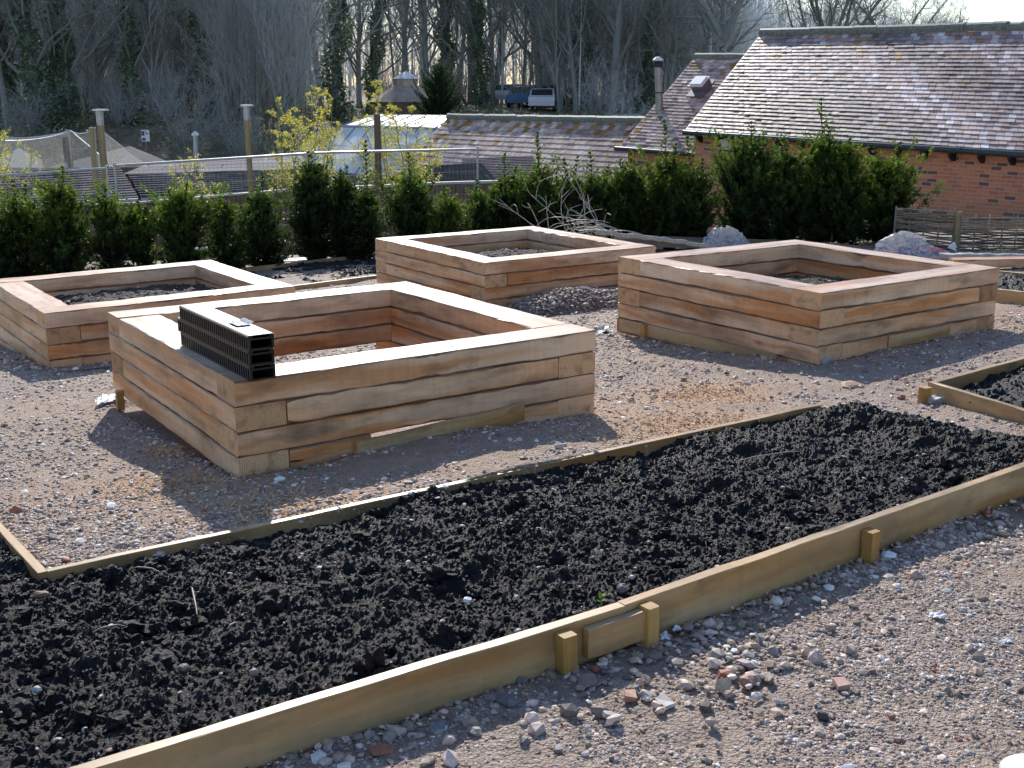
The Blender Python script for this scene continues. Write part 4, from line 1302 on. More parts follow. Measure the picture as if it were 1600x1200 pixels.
# ---------------------------------------------------------------- hedge of young conifers
def conifer(label, px, top, wpx, leaders=(), base=None, dens=1.0, hue=0.0, Y=17.9, narrow=0.0, dark=1.0, name='hedge_conifer', cat='conifer', group='row of young conifers along the back of the garden', zb=None, foot=None, lowfill=1.0):
    q = at(px, 300, Y=Y)
    zg = float(ground_z(q[0], q[1])) if zb is None else zb
    ppm = F / Y
    zt = at(px, top, Y=Y)[2]
    Hh = zt - zg; R = wpx / 2 / ppm * (0.93 if px < 760 else 1.02)
    base = np.array([q[0], q[1], zg])
    root = thing(name, label, cat, base, group)
    mb = MB()
    nl = int(330 * dens * (Hh / 1.6) * (R / .45) ** .7)
    z = rng.beta(.92, 1.2, nl) * .97 + .012
    prof = np.interp(z, [0, .12, .35, .6, .8, .93, 1.0], [.92 * lowfill, 1.0, 1.0, .84, .56, .32, .08])
    prof = prof * (1 - narrow * z)
    lump = np.array([.85 + .3 * math.sin(3 * a + zz * 9 + px) for a, zz in zip(rng.uniform(0, 6, nl), z)])
    az = rng.uniform(0, 2 * np.pi, nl)
    L = R * prof * rng.uniform(.62, 1.12, nl) * lump + .03
    L = np.where((pk := rng.random(nl)) < .16, L * rng.uniform(1.15, 1.5, nl), L)
    rise = np.where(pk < .16, rng.uniform(.9, 1.7, nl), rng.uniform(.4, 1.05, nl)) * np.clip(z / .22, .08, 1)
    SP, SD, SC, SS = [], [], [], []
    for k in range(nl):
        o = base + [0, 0, z[k] * Hh - .25 * L[k] * rise[k]]
        d = np.array([math.cos(az[k]), math.sin(az[k]), rise[k]])
        m = max(6, int(L[k] / .021))
        t = rng.uniform(.12, 1.0, m) ** .8
        P = o + np.outer(t * L[k], d) + np.outer(t * t * L[k] * .18, [0, 0, 1])
        SP.append(P + rng.normal(0, .028, (m, 3)))
        dd = d + rng.normal(0, .55, (m, 3)); dd[:, 2] += .25
        SD.append(dd)
        SC.append(t); SS.append(np.full(m, 1.0))
    extra = [(rng.uniform(-.42, .42) * wpx, top + rng.uniform(-14, 26) , rng.uniform(9, 16)) for _ in range(5)] if group else []
    extra = [(a, t + abs(a) * .55, s) for a, t, s in extra]
    for (lx, ltop, spread) in list(leaders) + extra:
        zl = at(px + lx, ltop, Y=Y)
        a = base + [lx / ppm * .35, 0, Hh * .72]
        n = max(3, int((zl[2] - a[2]) / .075) + 3)
        for k in range(n):
            t = k / (n - 1); c = a * (1 - t) + zl * t
            sp = spread / ppm * (1 - t) ** .8
            for _ in range(3):
                ang = rng.uniform(0, 6.28); l2 = sp * rng.uniform(.4, 1.7)
                m = max(3, int(l2 / .045) + 1); tt = np.linspace(.1, 1, m)
                d = np.array([math.cos(ang), math.sin(ang), .75])
                SP.append(c + np.outer(tt * l2, d)); SD.append(d + rng.normal(0, .35, (m, 3))); SC.append(.5 + tt * .5); SS.append(np.full(m, .55))
    SP = np.vstack(SP); SD = np.vstack(SD); SC = np.concatenate(SC); SS = np.concatenate(SS)
    ok = SP[:, 2] > zg + .02
    SP, SD, SC, SS = SP[ok], SD[ok], SC[ok], SS[ok]
    SD /= np.linalg.norm(SD, axis=1)[:, None]
    n = len(SP); K = 7
    ref = rng.normal(0, 1, (n, 3)); A = np.cross(SD, ref); A /= np.linalg.norm(A, axis=1)[:, None]
    B = np.cross(SD, A)
    k = np.arange(K)
    pos = rng.uniform(-.5, .5, (n, K)) * .07 * SS[:, None]
    ang = k[None] * 2.4 + rng.uniform(0, 6, (n, 1))
    side = np.cos(ang)[..., None] * A[:, None] + np.sin(ang)[..., None] * B[:, None]
    p0 = SP[:, None] + pos[..., None] * SD[:, None]
    ln = rng.uniform(.035, .075, (n, K)) * SS[:, None]
    tip = p0 + (side * .62 + SD[:, None] * .78) * ln[..., None]
    wv = np.cross(side, SD[:, None]) * (rng.uniform(.007, .012, (n, K)))[..., None]
    V = np.stack([p0 - wv, p0 + wv, tip], 2).reshape(-1, 3)
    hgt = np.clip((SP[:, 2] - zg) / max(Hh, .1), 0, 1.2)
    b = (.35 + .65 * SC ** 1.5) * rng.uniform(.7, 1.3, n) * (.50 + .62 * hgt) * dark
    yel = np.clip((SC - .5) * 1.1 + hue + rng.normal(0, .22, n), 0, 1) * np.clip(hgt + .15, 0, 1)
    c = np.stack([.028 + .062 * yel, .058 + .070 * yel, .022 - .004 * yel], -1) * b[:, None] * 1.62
    br = rng.random(n) < .03 + .05 * hue
    c[br] = np.array([.12, .065, .025]) * b[br, None]
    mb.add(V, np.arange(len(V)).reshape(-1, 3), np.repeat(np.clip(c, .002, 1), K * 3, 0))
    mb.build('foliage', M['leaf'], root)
    mb = MB(); mb.tube([base, base + [0.01, 0, Hh * .5], base + [0, .01, Hh * .95]], [.028, .02, .006], 6)
    for k in range(0, nl, 3):
        o = base + [0, 0, z[k] * Hh - .25 * L[k] * rise[k]]
        if o[2] < zg: continue
        mb.tube([o, o + np.array([math.cos(az[k]), math.sin(az[k]), rise[k]]) * L[k] * .85], [.006, .002], 3, cap=False)
    for (lx, ltop, spread) in leaders:
        zl = at(px + lx, ltop, Y=Y); a = base + [lx / ppm * .35, 0, Hh * .6]
        mb.tube([a, (a + zl) / 2 + [.01, 0, 0], zl], [.014, .008, .003], 5)
    mb.build('stem', M['stemwood'], root)
    return root


HEDGE = [
    (-30, 300, 85, [(0, 275, 20)], .35, 'yellow-tipped hedge conifer cut by the left edge of the photo'),
    (28, 322, 82, [(-8, 284, 14), (12, 290, 14)], .4, 'two-pronged hedge conifer nearest the left edge'),
    (92, 300, 100, [(6, 262, 26), (25, 300, 20)], .42, 'bright bushy hedge conifer with a broad pointed tip, left of the metal capped post'),
    (165, 318, 72, [(-3, 285, 16)], .2, 'sparse hedge conifer with a tiered thin leader right below the metal capped post'),
    (215, 326, 74, [(0, 316, 20)], .3, 'low brownish hedge conifer under the left shed gutter'),
    (284, 305, 96, [(8, 288, 30), (-20, 300, 26)], .28, 'round topped hedge conifer below the pale sunlit shrub'),
    (348, 322, 62, [(-4, 308, 18)], .25, 'small narrow hedge conifer left of the dark oval one'),
    (406, 305, 76, [(4, 272, 16)], .0, 'dark oval hedge conifer with a thin leader beside the second metal capped post'),
    (487, 262, 84, [(-6, 238, 34), (12, 258, 26)], -.15, 'tallest near-black hedge conifer with a rounded column shape'),
    (536, 285, 66, [(-4, 268, 24)], -.1, 'dark hedge conifer joined to the right of the near-black column'),
    (573, 308, 58, [(-2, 222, 16)], .0, 'slim hedge conifer with a long spear of a leader in front of the round post'),
    (642, 280, 86, [(-4, 240, 24)], .12, 'green pointed hedge conifer right of the round post'),
    (700, 318, 70, [(-6, 292, 20)], .5, 'thin yellowish hedge conifer that shows the wall through it'),
    (748, 305, 62, [(-4, 282, 18)], .05, 'dark low hedge conifer under the end of the mesh fence'),
    (788, 285, 74, [(0, 242, 20), (18, 262, 14)], .12, 'hedge conifer with a forked tip against the middle tiled roof'),
    (840, 268, 80, [(0, 208, 22)], .22, 'tall pointed hedge conifer in front of the middle tiled roof'),
    (888, 288, 76, [(-6, 250, 16), (14, 246, 14)], .1, 'ragged hedge conifer with upswept side shoots before the middle roof'),
    (930, 282, 78, [(-8, 240, 16), (20, 262, 14)], .12, 'hedge conifer above the twig heap with a slim leader'),
    (985, 268, 84, [(0, 235, 20), (-16, 250, 16)], .25, 'olive hedge conifer just in front of the low annexe wall'),
    (1042, 255, 84, [(-4, 190, 18), (14, 226, 16)], .28, 'hedge conifer with a tall open leader below the flue pipe'),
    (1086, 268, 70, [(-12, 215, 18), (12, 250, 16)], .2, 'hedge conifer in front of the orange brick corner'),
    (1170, 228, 104, [(4, 192, 14), (-10, 216, 30), (30, 216, 36)], .05, 'widest dense hedge conifer under the cream wall lamp'),
    (1228, 246, 76, [(0, 222, 24)], .1, 'hedge conifer between the widest one and the tallest spire'),
    (1285, 222, 88, [(-2, 156, 20), (10, 200, 30)], .15, 'hedge conifer with the tallest spire, reaching over the barn gutter'),
    (1322, 240, 72, [(6, 218, 26)], .3, 'golden-tipped hedge conifer right of the tallest spire'),
]
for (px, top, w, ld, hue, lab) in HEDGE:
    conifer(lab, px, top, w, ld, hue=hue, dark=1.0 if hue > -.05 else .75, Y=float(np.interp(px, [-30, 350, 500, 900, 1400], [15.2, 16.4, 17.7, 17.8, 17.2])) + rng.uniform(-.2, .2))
conifer('open tiered hedge conifer at the right end with wide level branches', 1385, 262, 104, [(-18, 232, 30), (22, 224, 12), (8, 250, 40)], hue=.3, Y=17.3)

# board along the hedge foot
root = edging('dark weathered board edging along the foot of the hedge behind the sacks', [], at(1200, 372, .1))
add_board(root, at(960, 367, Y=16.9), at(1240, 376, Y=16.6), .16, .03, None, 'old_wood')
add_board(root, at(1243, 376, Y=16.6), at(1475, 394, Y=16.0), .16, .03, None, 'old_wood')
# pale membrane glimpsed under the hedge
sheet('ground_membrane', 'strip of pale sheeting on the ground under the dark hedge conifers', 'sheet', [at(378, 414), at(500, 405), at(498, 401), at(384, 409)], 'sheetwhite', .012)

# ---------------------------------------------------------------- wattle hurdles
def hurdle(label, pa, pb, h, dens=1.0):
    pa, pb = np.asarray(pa), np.asarray(pb)
    root = thing('wattle_hurdle', label, 'hurdle', (pa + pb) / 2, 'woven wattle hurdles along the barn wall')
    ax, ay, az, L = dir_frame(pa, pb)
    n = int(L / .17)
    mb = MB()
    for k in range(n + 1):
        q = pa + ax * (k * L / n)
        mb.tube([q, q + up * h * .5 + ay * .004, q + up * (h + rng.uniform(-.02, .03))], [.012, .011, .009], 6)
    mb.build('upright_rods', M['bark'], root)
    mb = MB(); rows = int(h / .021)
    s = np.linspace(0, L, n * 4 + 1)
    for r in range(rows):
        z = .02 + r * (h - .03) / rows
        ph = r % 2
        if rng.random() < .04: continue
        off = np.sin(s / L * n * np.pi + ph * np.pi + np.pi / 2) * .026
        zz = z + fbm(s * 2, s * 0 + r, 1.0, 2, 3) * .05
        P = pa + np.outer(s, ax) + np.outer(off, ay) + np.outer(zz, up)
        c = np.array([.20, .165, .115]) * rng.uniform(.35, 1.7)
        mb.tube(P, rng.uniform(.009, .014), 6, c, cap=False)
    mb.build('woven_rods', M['wattle'], root)
M['wattle'] = vcol_mat('hazel_rod', 0.38, 0.6, 20)
wp = at(1492, 397, Y=15.6); 
wz = wp[2]
hurdle('shaded wattle hurdle panel left of the square fence post', at(1395, 388, Y=16.0), at(1486, 397, Y=15.65), .60)
hurdle('wattle hurdle panel right of the square fence post, cut by the photo edge', at(1498, 397, Y=15.55), at(1598, 398, Y=15.1) + np.array([.9, -.25, 0.02]), .52)
mb = MB(); beam(mb, at(1492, 399, Y=15.6) - [.035, .035, .1], up, np.array([1., 0, 0]), np.array([0, 1., 0]), .70, .07, .07, .001, .004, 0)
tag(mb.build('fence_post', [M['post_wood']], loc=at(1492, 399, Y=15.6)), 'square wooden post between the two wattle hurdles', 'post')

# ---------------------------------------------------------------- mesh fence behind the hedge
def mesh_panel(label, a, b, drop, postL=True, postR=True):
    root = thing('mesh_fence_panel', label, 'fence panel', (np.asarray(a) + np.asarray(b)) / 2 - [0, 0, drop], 'grey steel mesh fence panels behind the hedge')
    ax, ay, az, L = dir_frame(a, b)
    mb = MB()
    mb.tube([a, b], .021, 8); mb.tube([np.asarray(a) - [0, 0, drop], np.asarray(b) - [0, 0, drop]], .019, 8)
    for q in (a, b): mb.tube([np.asarray(q) + [0, 0, .05], np.asarray(q) - [0, 0, drop + .05]], .021, 8)
    mb.build('tube_frame', M['galv'], root, smooth=True)
    mb = MB()
    n = int(L / .075)
    for k in range(1, n):
        q = np.asarray(a) + ax * (k * L / n)
        mb.tube([q, q - [0, 0, drop]], .0021, 3, cap=False)
    for k in range(1, int(drop / .2)):
        mb.tube([np.asarray(a) - [0, 0, k * .2], np.asarray(b) - [0, 0, k * .2]], .0024, 3, cap=False)
    mb.build('wire_mesh', M['galv'], root)
mesh_panel('mesh fence panel at the left edge, ending at the metal capped post', at(-130, 283, Y=18.9), at(167, 263, Y=19.4), 1.45)
mesh_panel('mesh fence panel spanning between the two metal capped posts and beyond', at(179, 259, Y=19.4), at(480, 240, Y=20.2), 1.5)
mesh_panel('mesh fence panel crossing in front of the round post, ending by the middle roof', at(490, 239, Y=20.2), at(746, 233, Y=21.0), 1.55)

# ---------------------------------------------------------------- posts, nets, sign, vent pipe
def capped_post(label, px, ptop, pbox, pbot, Y, wpx):
    a = at(px, ptop, Y=Y); c = at(px, pbox, Y=Y); d = at(px + 1.5, pbot, Y=Y)
    r = wpx / 2 / F * Y
    root = thing('capped_post', label, 'post', d, 'tall timber posts with metal caps')
    mb = MB(); beam(mb, np.array([c[0] - r * .8, c[1] - r * .8, d[2] - .3]), up, np.array([1., 0, 0]), np.array([0, 1., 0]), c[2] - d[2] + .35, r * 1.6, r * 1.6, .002, .012, 0)
    mb.build('post', [M['post_wood']], root)
    mb = MB(); lathe(mb, c, [(r * .98, 0), (r * 1.0, a[2] - c[2]), (0, a[2] - c[2] + .01)], 16)
    mb.build('metal_sleeve', M['galv'], root, smooth=False)
    mb = MB(); w = r * 1.75
    mb.box(a + [-w, -w, .0], [2 * w, 0, 0], [0, 2 * w, 0], [0, 0, .03])
    mb.build('top_plate', M['white'], root)
capped_post('left timber post with a flat metal cap, standing by the net', 157, 173, 196, 330, 22.5, 11)
capped_post('right timber post with a flat metal cap, rising over the grey shed roof', 386, 166, 188, 320, 22.5, 9.5)
mb = MB(); a = at(589, 178, Y=23); b_ = at(592, 300, Y=23)
mb.tube([b_ - [0, 0, 1], b_, (a + b_) / 2, a], [.07, .07, .066, .062], 12)
tag(mb.build('round_post', M['old_wood'], loc=b_, smooth=True), 'thick bare round post in front of the white greenhouse', 'post')
mb = MB(); a = at(151, 199, Y=24.5); b_ = at(151, 290, Y=24.5)
beam(mb, b_ - [.05, .05, .5], up, np.array([1., 0, 0]), np.array([0, 1., 0]), a[2] - b_[2] + .5, .10, .1, .002, .006, 0)
tag(mb.build('net_post', [M['post_wood']], loc=b_), 'short wooden post holding the net, just behind the left capped post', 'post')
mb = MB(); a = at(109, 203, Y=27); b_ = at(111, 270, Y=27)
beam(mb, b_ - [.05, .05, .5], up, np.array([1., 0, 0]), np.array([0, 1., 0]), a[2] - b_[2] + .5, .11, .1, .002, .006, 0)
tag(mb.build('net_post', [M['old_wood']], loc=b_), 'faint grey post inside the net, left of the capped post', 'post')
# vent pipe
root = thing('vent_pipe', 'slim metal pipe with a pointed cowl between the two capped posts', 'pipe', at(306, 260, Y=27))
mb = MB(); a = at(305, 211, Y=27); b_ = at(307, 265, Y=27); mb.tube([b_, a], [.055, .05], 12); mb.build('pipe', M['galv'], root, smooth=True)
mb = MB(); lathe(mb, a, [(.085, -.01), (.085, .02), (.0, .10)], 16); mb.build('cowl', M['white'], root)
# sign in the wood
root = thing('notice_board', 'small white notice with dark marks on a post at the edge of the wood', 'sign', at(228, 240, Y=44))
mb = MB(); a = at(220, 203, Y=44); b_ = at(234, 221, Y=44)
mb.box([a[0], a[1], b_[2]], [b_[0] - a[0], 0, 0], [0, .03, 0], [0, 0, a[2] - b_[2]]); mb.build('panel', M['white'], root)
mb = MB()
wz_ = b_[0] - a[0]; hz_ = a[2] - b_[2]
for (x0, z0, w_, h_) in [(.05, .50, .36, .40), (.10, .06, .40, .26), (.56, .62, .10, .30), (.56, .62, .34, .09)]:
    mb.box([a[0] + x0 * wz_, a[1] - .006, b_[2] + z0 * hz_], [w_ * wz_, 0, 0], [0, .008, 0], [0, 0, h_ * hz_])
mb.build('printed_marks', simple('sign_ink', (.06, .08, .14), .5), root)
mb = MB(); q = at(228, 221, Y=44.1); mb.tube([q - [0, 0, .9], q], .05, 8); mb.build('sign_post', M['old_wood'], root)

def net_obj(label, polys, loc, ropes=()):
    root = thing('bird_net', label, 'net', loc)
    mb = MB()
    for (a, b, c, d, sag) in polys:
        a, b, c, d = [np.asarray(q, float) for q in (a, b, c, d)]
        n = 12
        s, t = np.meshgrid(np.linspace(0, 1, n), np.linspace(0, 1, n), indexing='ij')
        P = (a * (1 - s[..., None]) + b * s[..., None]) * (1 - t[..., None]) + (d * (1 - s[..., None]) + c * s[..., None]) * t[..., None]
        P[..., 2] -= sag * 4 * s * (1 - s) * (1 - t * .5)
        lu, lv = np.linalg.norm(b - a), np.linalg.norm(d - a)
        i = np.arange(n - 1)[:, None] * n; j = np.arange(n - 1)[None]
        Q = np.stack([i + j, i + n + j, i + n + 1 + j, i + j + 1], -1).reshape(-1, 4)
        UVv = np.stack([s * lu, t * lv], -1).reshape(-1, 2)
        mb.add(P.reshape(-1, 3), Q, None, 0, UVv[Q.ravel()])
    mb.build('netting', M['net'], root, smooth=True)
    mb = MB()
    for (a, b, sag) in ropes:
        a, b = np.asarray(a), np.asarray(b); t = np.linspace(0, 1, 12)
        P = a * (1 - t[:, None]) + b * t[:, None]; P[:, 2] -= sag * 4 * t * (1 - t)
        mb.tube(P, .012, 5, cap=False)
    mb.build('edge_rope', M['sheetwhite'], root)
y1 = 24.3
n0, n1, n2 = at(-60, 207, Y=25), at(110, 204, Y=26.8), at(150, 198, Y=y1)
net_obj('large sagging bird net strung from the left edge to the capped post', [(n0, n1, at(112, 262, Y=26.8), at(-60, 270, Y=25), .14), (n1, n2, at(152, 258, Y=y1), at(112, 262, Y=26.8), .10)],
        at(60, 262, Y=25.5), [(n0, n1, .14), (n1, n2, .10), (n1 + [0, 0, -.02], at(-60, 211, Y=24.4), .16), (n1, at(165, 250, Y=y1), 0)])
n3, n4 = at(160, 205, Y=23), at(236, 261, Y=23)
net_obj('triangular bird net sloping down to the right from the capped post', [(n3, n4, at(165, 262, Y=23), at(163, 235, Y=23), .0)], at(180, 260, Y=23), [(n3, n4, .01)])
n5 = at(511, 190, Y=27)
net_obj('tent shaped bird net beside the white greenhouse', [(n5, at(556, 230, Y=27.2), at(545, 262, Y=27.2), at(508, 262, Y=27), .03), (at(452, 244, Y=27.5), n5, at(508, 262, Y=27), at(452, 262, Y=27.5), .06)], at(505, 262, Y=27), [(n5, at(455, 243, Y=27.5), .04), (n5, at(560, 232, Y=27.2), .03), (n5, at(512, 262, Y=27), 0)])

# ---------------------------------------------------------------- tiled roofs
def tiles(eL, eR, rR, rL, gauge, tw, pal, seed=0, lift=.017, streak=0.0, lichen=0.0, jitter=.0025, dj=.003):
    """rows of separate tiles over a four-cornered roof plane; returns the mesh builder"""
    eL, eR, rR, rL = [np.asarray(q, float) for q in (eL, eR, rR, rL)]
    r = np.random.default_rng(seed)
    Ls = np.linalg.norm(rL - eL); rows = int(Ls / gauge); nrm = unit(np.cross(eR - eL, rL - eL))
    if nrm[2] < 0: nrm = -nrm
    mb = MB(); pal = np.array(pal)
    for k in range(rows):
        t0, t1 = k / rows, min(1, (k + 1.12) / rows)
        a, b = eL * (1 - t0) + rL * t0, eR * (1 - t0) + rR * t0
        c, d = eR * (1 - t1) + rR * t1, eL * (1 - t1) + rL * t1
        W = np.linalg.norm(b - a); n = max(2, int(W / tw))
        sh = (k % 2) * .5
        s0 = np.clip((np.arange(n + 1) - sh) / n, 0, 1); s1 = np.clip((np.arange(n + 1) + 1 - sh) / n - .0035 * tw, 0, 1)
        m = len(s0)
        l = lift + r.normal(0, jitter, m)
        dn = r.normal(0, dj, m)
        dv = unit(eL - rL)
        A = a + np.outer(s0, b - a) + np.outer(l, nrm) + np.outer(dn, dv); B = a + np.outer(s1, b - a) + np.outer(l + r.normal(0, jitter * .5, m), nrm) + np.outer(dn, dv)
        Cc = d + np.outer(s1, c - d); D = d + np.outer(s0, c - d)
        A2, B2 = A - nrm * (lift * .95), B - nrm * (lift * .95)
        V = np.stack([A, B, Cc, D, A2, B2], 1).reshape(-1, 3)
        i = np.arange(m)[:, None] * 6
        Q = np.concatenate([i + [[0, 1, 2, 3]], i + [[4, 5, 1, 0]]])
        g = r.random(m)
        cc = pal[np.minimum((g * len(pal)).astype(int), len(pal) - 1)] * r.uniform(.76, 1.22, (m, 1))
        if streak:
            xs = s0 * W
            sn = fbm(xs * .55 + k * gauge * 1.1, xs * 0 + k * gauge * .25, 1.0, 3, seed)
            cc = cc * (1 + streak * 2.6 * sn[:, None])
        if lichen:
            pr = lichen * np.clip((t0 - .55) / .45, 0, 1) ** 2 + lichen * .8 * np.clip((.16 - s0) / .16, 0, 1)
            li = r.random(m) < pr
            cc[li] = np.array([.46, .24, .06]) * r.uniform(.6, 1.2, (li.sum(), 1))
        mb.add(V, Q, np.repeat(np.clip(cc, .01, .9), 6, 0))
    # boards below the tiles
    mb.add(np.array([eL, eR, rR, rL]) - nrm * .012, [[0, 1, 2, 3]], (.03, .025, .025))
    return mb


def ridge(mb, a, b, r=.11, seg=.32):
    a, b = np.asarray(a, float), np.asarray(b, float)
    L = np.linalg.norm(b - a); n = max(1, int(L / seg))
    for k in range(n):
        p, q = a + (b - a) * (k / n), a + (b - a) * ((k + .985) / n)
        rr = r * rng.uniform(.96, 1.05); dz = rng.normal(0, .004)
        mb.tube([p + [0, 0, dz], q + [0, 0, dz]], [rr, rr * .97], 10)
    return mb


TILE_BARN = [(.28, .19, .175), (.33, .235, .215), (.38, .285, .265), (.22, .16, .16), (.44, .35, .335), (.33, .20, .165), (.54, .46, .45)]
TILE_MID = [(.60, .43, .34), (.66, .49, .40), (.53, .38, .31), (.70, .55, .46), (.46, .34, .29)]
TILE_GREY = [(.10, .095, .105), (.125, .115, .125), (.085, .08, .09), (.15, .14, .145)]


def extr(p, q, k): return np.asarray(p) + (np.asarray(q) - np.asarray(p)) * k


def pitched_building(name, label, cat, eL, eR, rR, rL, gauge, tw, pal, wallz, wmat, seed, overhang=.16, streak=0, lichen=0, ridge_r=.11, tmat='tile'):
    eL, eR, rR, rL = [np.asarray(q, float) for q in (eL, eR, rR, rL)]
    base = (eL + eR + rL + rR) / 4; base = np.array([base[0], base[1], wallz])
    root = thing(name, label, cat, base)
    tm = tiles(eL, eR, rR, rL, gauge, tw, pal, seed, streak=streak, lichen=lichen)
    # back slope
    bL = rL + (rL - eL) * [1, 1, -1]; bR = rR + (rR - eR) * [1, 1, -1]
    tm.add(np.array([rL, rR, bR, bL]) + [0, 0, -.01], [[0, 1, 2, 3]], pal[0])
    roof = tm.build('roof', M[tmat], root)
    rm = MB(); ridge(rm, rL + [0, 0, .0], rR + [0, 0, .0], ridge_r)
    rt = rm.build('ridge_tiles', M['ridge'], roof)
    # walls
    ins = unit((rL - eL) * [1, 1, 0]); ax = unit((eR - eL) * [1, 1, 0])
    def wallquad(mb, a, b):
        a = np.array(a); b = np.array(b)
        L = np.linalg.norm((b - a)[:2]); 
        V = [[a[0], a[1], wallz], [b[0], b[1], wallz], b, a]
        mb.add(V, [[0, 1, 2, 3]], None, 0, [(0, 0), (L, 0), (L, b[2] - wallz), (0, a[2] - wallz)])
    mb = MB()
    wl, wr = eL + ins * overhang + ax * .10 - [0, 0, .03], eR + ins * overhang - ax * .10 - [0, 0, .03]
    bl, br = bL - ins * overhang + ax * .10 - [0, 0, .03], bR - ins * overhang - ax * .10 - [0, 0, .03]
    wallquad(mb, wl, wr); wallquad(mb, br, bl)
    for (a, b, t) in ((bl, wl, rL + ax * .10), (wr, br, rR - ax * .10)):
        L = np.linalg.norm((b - a)[:2])
        mb.add([[a[0], a[1], wallz], [b[0], b[1], wallz], b, t - [0, 0, .08], a], [[0, 1, 2, 3, 4]], None, 0, [(0, 0), (L, 0), (L, b[2] - wallz), (L / 2, t[2] - wallz), (0, a[2] - wallz)])
    mb.build('wall', M[wmat], root)
    return root, dict(eL=eL, eR=eR, rL=rL, rR=rR, wl=wl, wr=wr, ins=ins, ax=ax, roof=roof)


# barn on the right
eL = at(1071, 203, Y=28.0); eR_ = at(1600, 236, Y=20.9)
rL = at(1190, 52, Y=29.65); rR_ = at(1600, 42, Y=23.85)
ex = 1.45
barn, bi = pitched_building('brick_barn', 'long red brick barn with a big weathered tile roof on the right', 'barn', eL, extr(eL, eR_, ex), extr(rL, rR_, ex), rL, .118, .17, TILE_BARN, -1.6, 'brick', 5, .22, streak=.9, lichen=.10, ridge_r=.12)
mb = MB()
a, b = bi['eL'] - bi['ins'] * .05 - [0, 0, .06], bi['eR'] - bi['ins'] * .05 - [0, 0, .06]
mb.tube([a, (a + b) / 2, b], .062, 10)
for k in range(9):
    q = a + (b - a) * (k + .3) / 9; mb.tube([q, q + (b - a) / np.linalg.norm(b - a) * .05], .070, 10)
mb.build('gutter', M['gutter'], barn, smooth=True)
Lb = np.linalg.norm(bi['eR'] - bi['eL'])
for k in range(int(Lb / .62)):
    q = bi['eL'] + bi['ax'] * (.35 + k * .62); q[2] = bi['eL'][2] + (bi['eR'][2] - bi['eL'][2]) * (.35 + k * .62) / Lb - .12
    mb = MB()
    ins, axx = bi['ins'], bi['ax']
    pr = [(0, 0), (.22, 0), (.22, -.16), (.14, -.16), (0, -.05)]
    V = [q + ins * u_ + up * z_ + axx * s_ for s_ in (0, .055) for u_, z_ in pr]
    mb.add(V, [[0, 1, 2, 3, 4], [9, 8, 7, 6, 5]]); mb.add(V, [[i, i + 5, (i + 1) % 5 + 5, (i + 1) % 5] for i in range(5)])
    mb.build('rafter_foot', M['blackpaint'], barn)
# wall lamp
q = at(1111, 224, Y=27.45); root = thing('wall_lamp', 'cream square lamp fixed under the left end of the barn gutter', 'lamp', q)
mb = MB(); axx, ins = bi['ax'], bi['ins']
o_ = bi['wl'] + axx * .95 - ins * .12; o_[2] = q[2] - .13
mb.box(o_, axx * .36, ins * .10, up * .24); mb.build('lamp_front', M['cream'], root)
mb = MB(); mb.box(o_ + ins * .1 - axx * .05 - up * .04, axx * .46, ins * .06, up * .32); mb.build('lamp_back', M['blackpaint'], root)

# annexe
aeL = at(968, 229, Y=30.4); aeR = at(1082, 238, Y=28.7); arL = at(1087, 89, Y=32.2); arR = arL + (aeR - aeL) * 1.15
ann, ai = pitched_building('brick_annexe', 'small lower brick annexe with a tiled roof at the left end of the barn', 'outbuilding', aeL, aeR, arR, arL, .118, .17, TILE_MID + TILE_BARN[:3], -1.6, 'brick', 8, .2, streak=.4, lichen=.18, tmat='tile_mid')
mb = MB(); a, b = ai['eL'] - ai['ins'] * .05 - [0, 0, .05] - ai['ax'] * .1, ai['eR'] - ai['ins'] * .05 - [0, 0, .05] + ai['ax'] * .1
mb.tube([a, b], .06, 10); mb.build('gutter', M['gutter'], ann, smooth=True)
# flue on the annexe roof
fb = at(1031, 186, Y=30.9); ft = at(1028, 98, Y=30.9)
mb = MB(); mb.tube([fb - [0, 0, .3], fb, ft], [.105, .105, .10], 16)
fl = mb.build('flue_pipe', M['flue'], ann, smooth=True)
mb = MB(); lathe(mb, ft, [(.13, -.12), (.135, .0), (.10, .02)], 16); mb.tube([(fb + ft) / 2 - [0, 0, .06], (fb + ft) / 2 - [0, 0, .03]], .11, 16); mb.build('flue_collar', M['blackpaint'], fl)
mb = MB(); lathe(mb, ft, [(.14, .05), (.14, .075), (.07, .14), (0, .155)], 16); mb.build('flue_cap', M['white'], fl)
mb = MB(); lathe(mb, fb - [0, 0, .42], [(.30, 0), (.24, .22), (.15, .46), (.12, .47)], 12); mb.build('flashing', M['lead'], ann)
# roof ventilator
vt = at(1094, 140, Y=30.7)
sl = unit(arL - aeL); nn_ = unit(np.cross(ai['ax'], sl)); nn_ = nn_ if nn_[2] > 0 else -nn_
pl = lambda q: q - nn_ * np.dot(q - aeL, nn_)
v0 = pl(vt)
mb = MB(); mb.box(v0 - ai['ax'] * .26 - sl * .30 + nn_ * .01, ai['ax'] * .52, sl * .62, nn_ * .05); mb.build('ventilator_base', M['lead'], ann)
mb = MB(); mb.box(v0 - ai['ax'] * .17 - sl * .10 + nn_ * .05, ai['ax'] * .36, sl * .36, nn_ * .14); mb.build('ventilator_box', M['lead'], ann)
mb = MB(); o_ = v0 + nn_ * .20 + sl * .05
mb.box(o_ - ai['ax'] * .24 - sl * .16, ai['ax'] * .44, sl * .40, nn_ * .035)
mb.box(o_ - ai['ax'] * .20 - sl * .12 + nn_ * .0355, ai['ax'] * .36, sl * .32, nn_ * .04); mb.build('ventilator_hood', M['white'], ann)

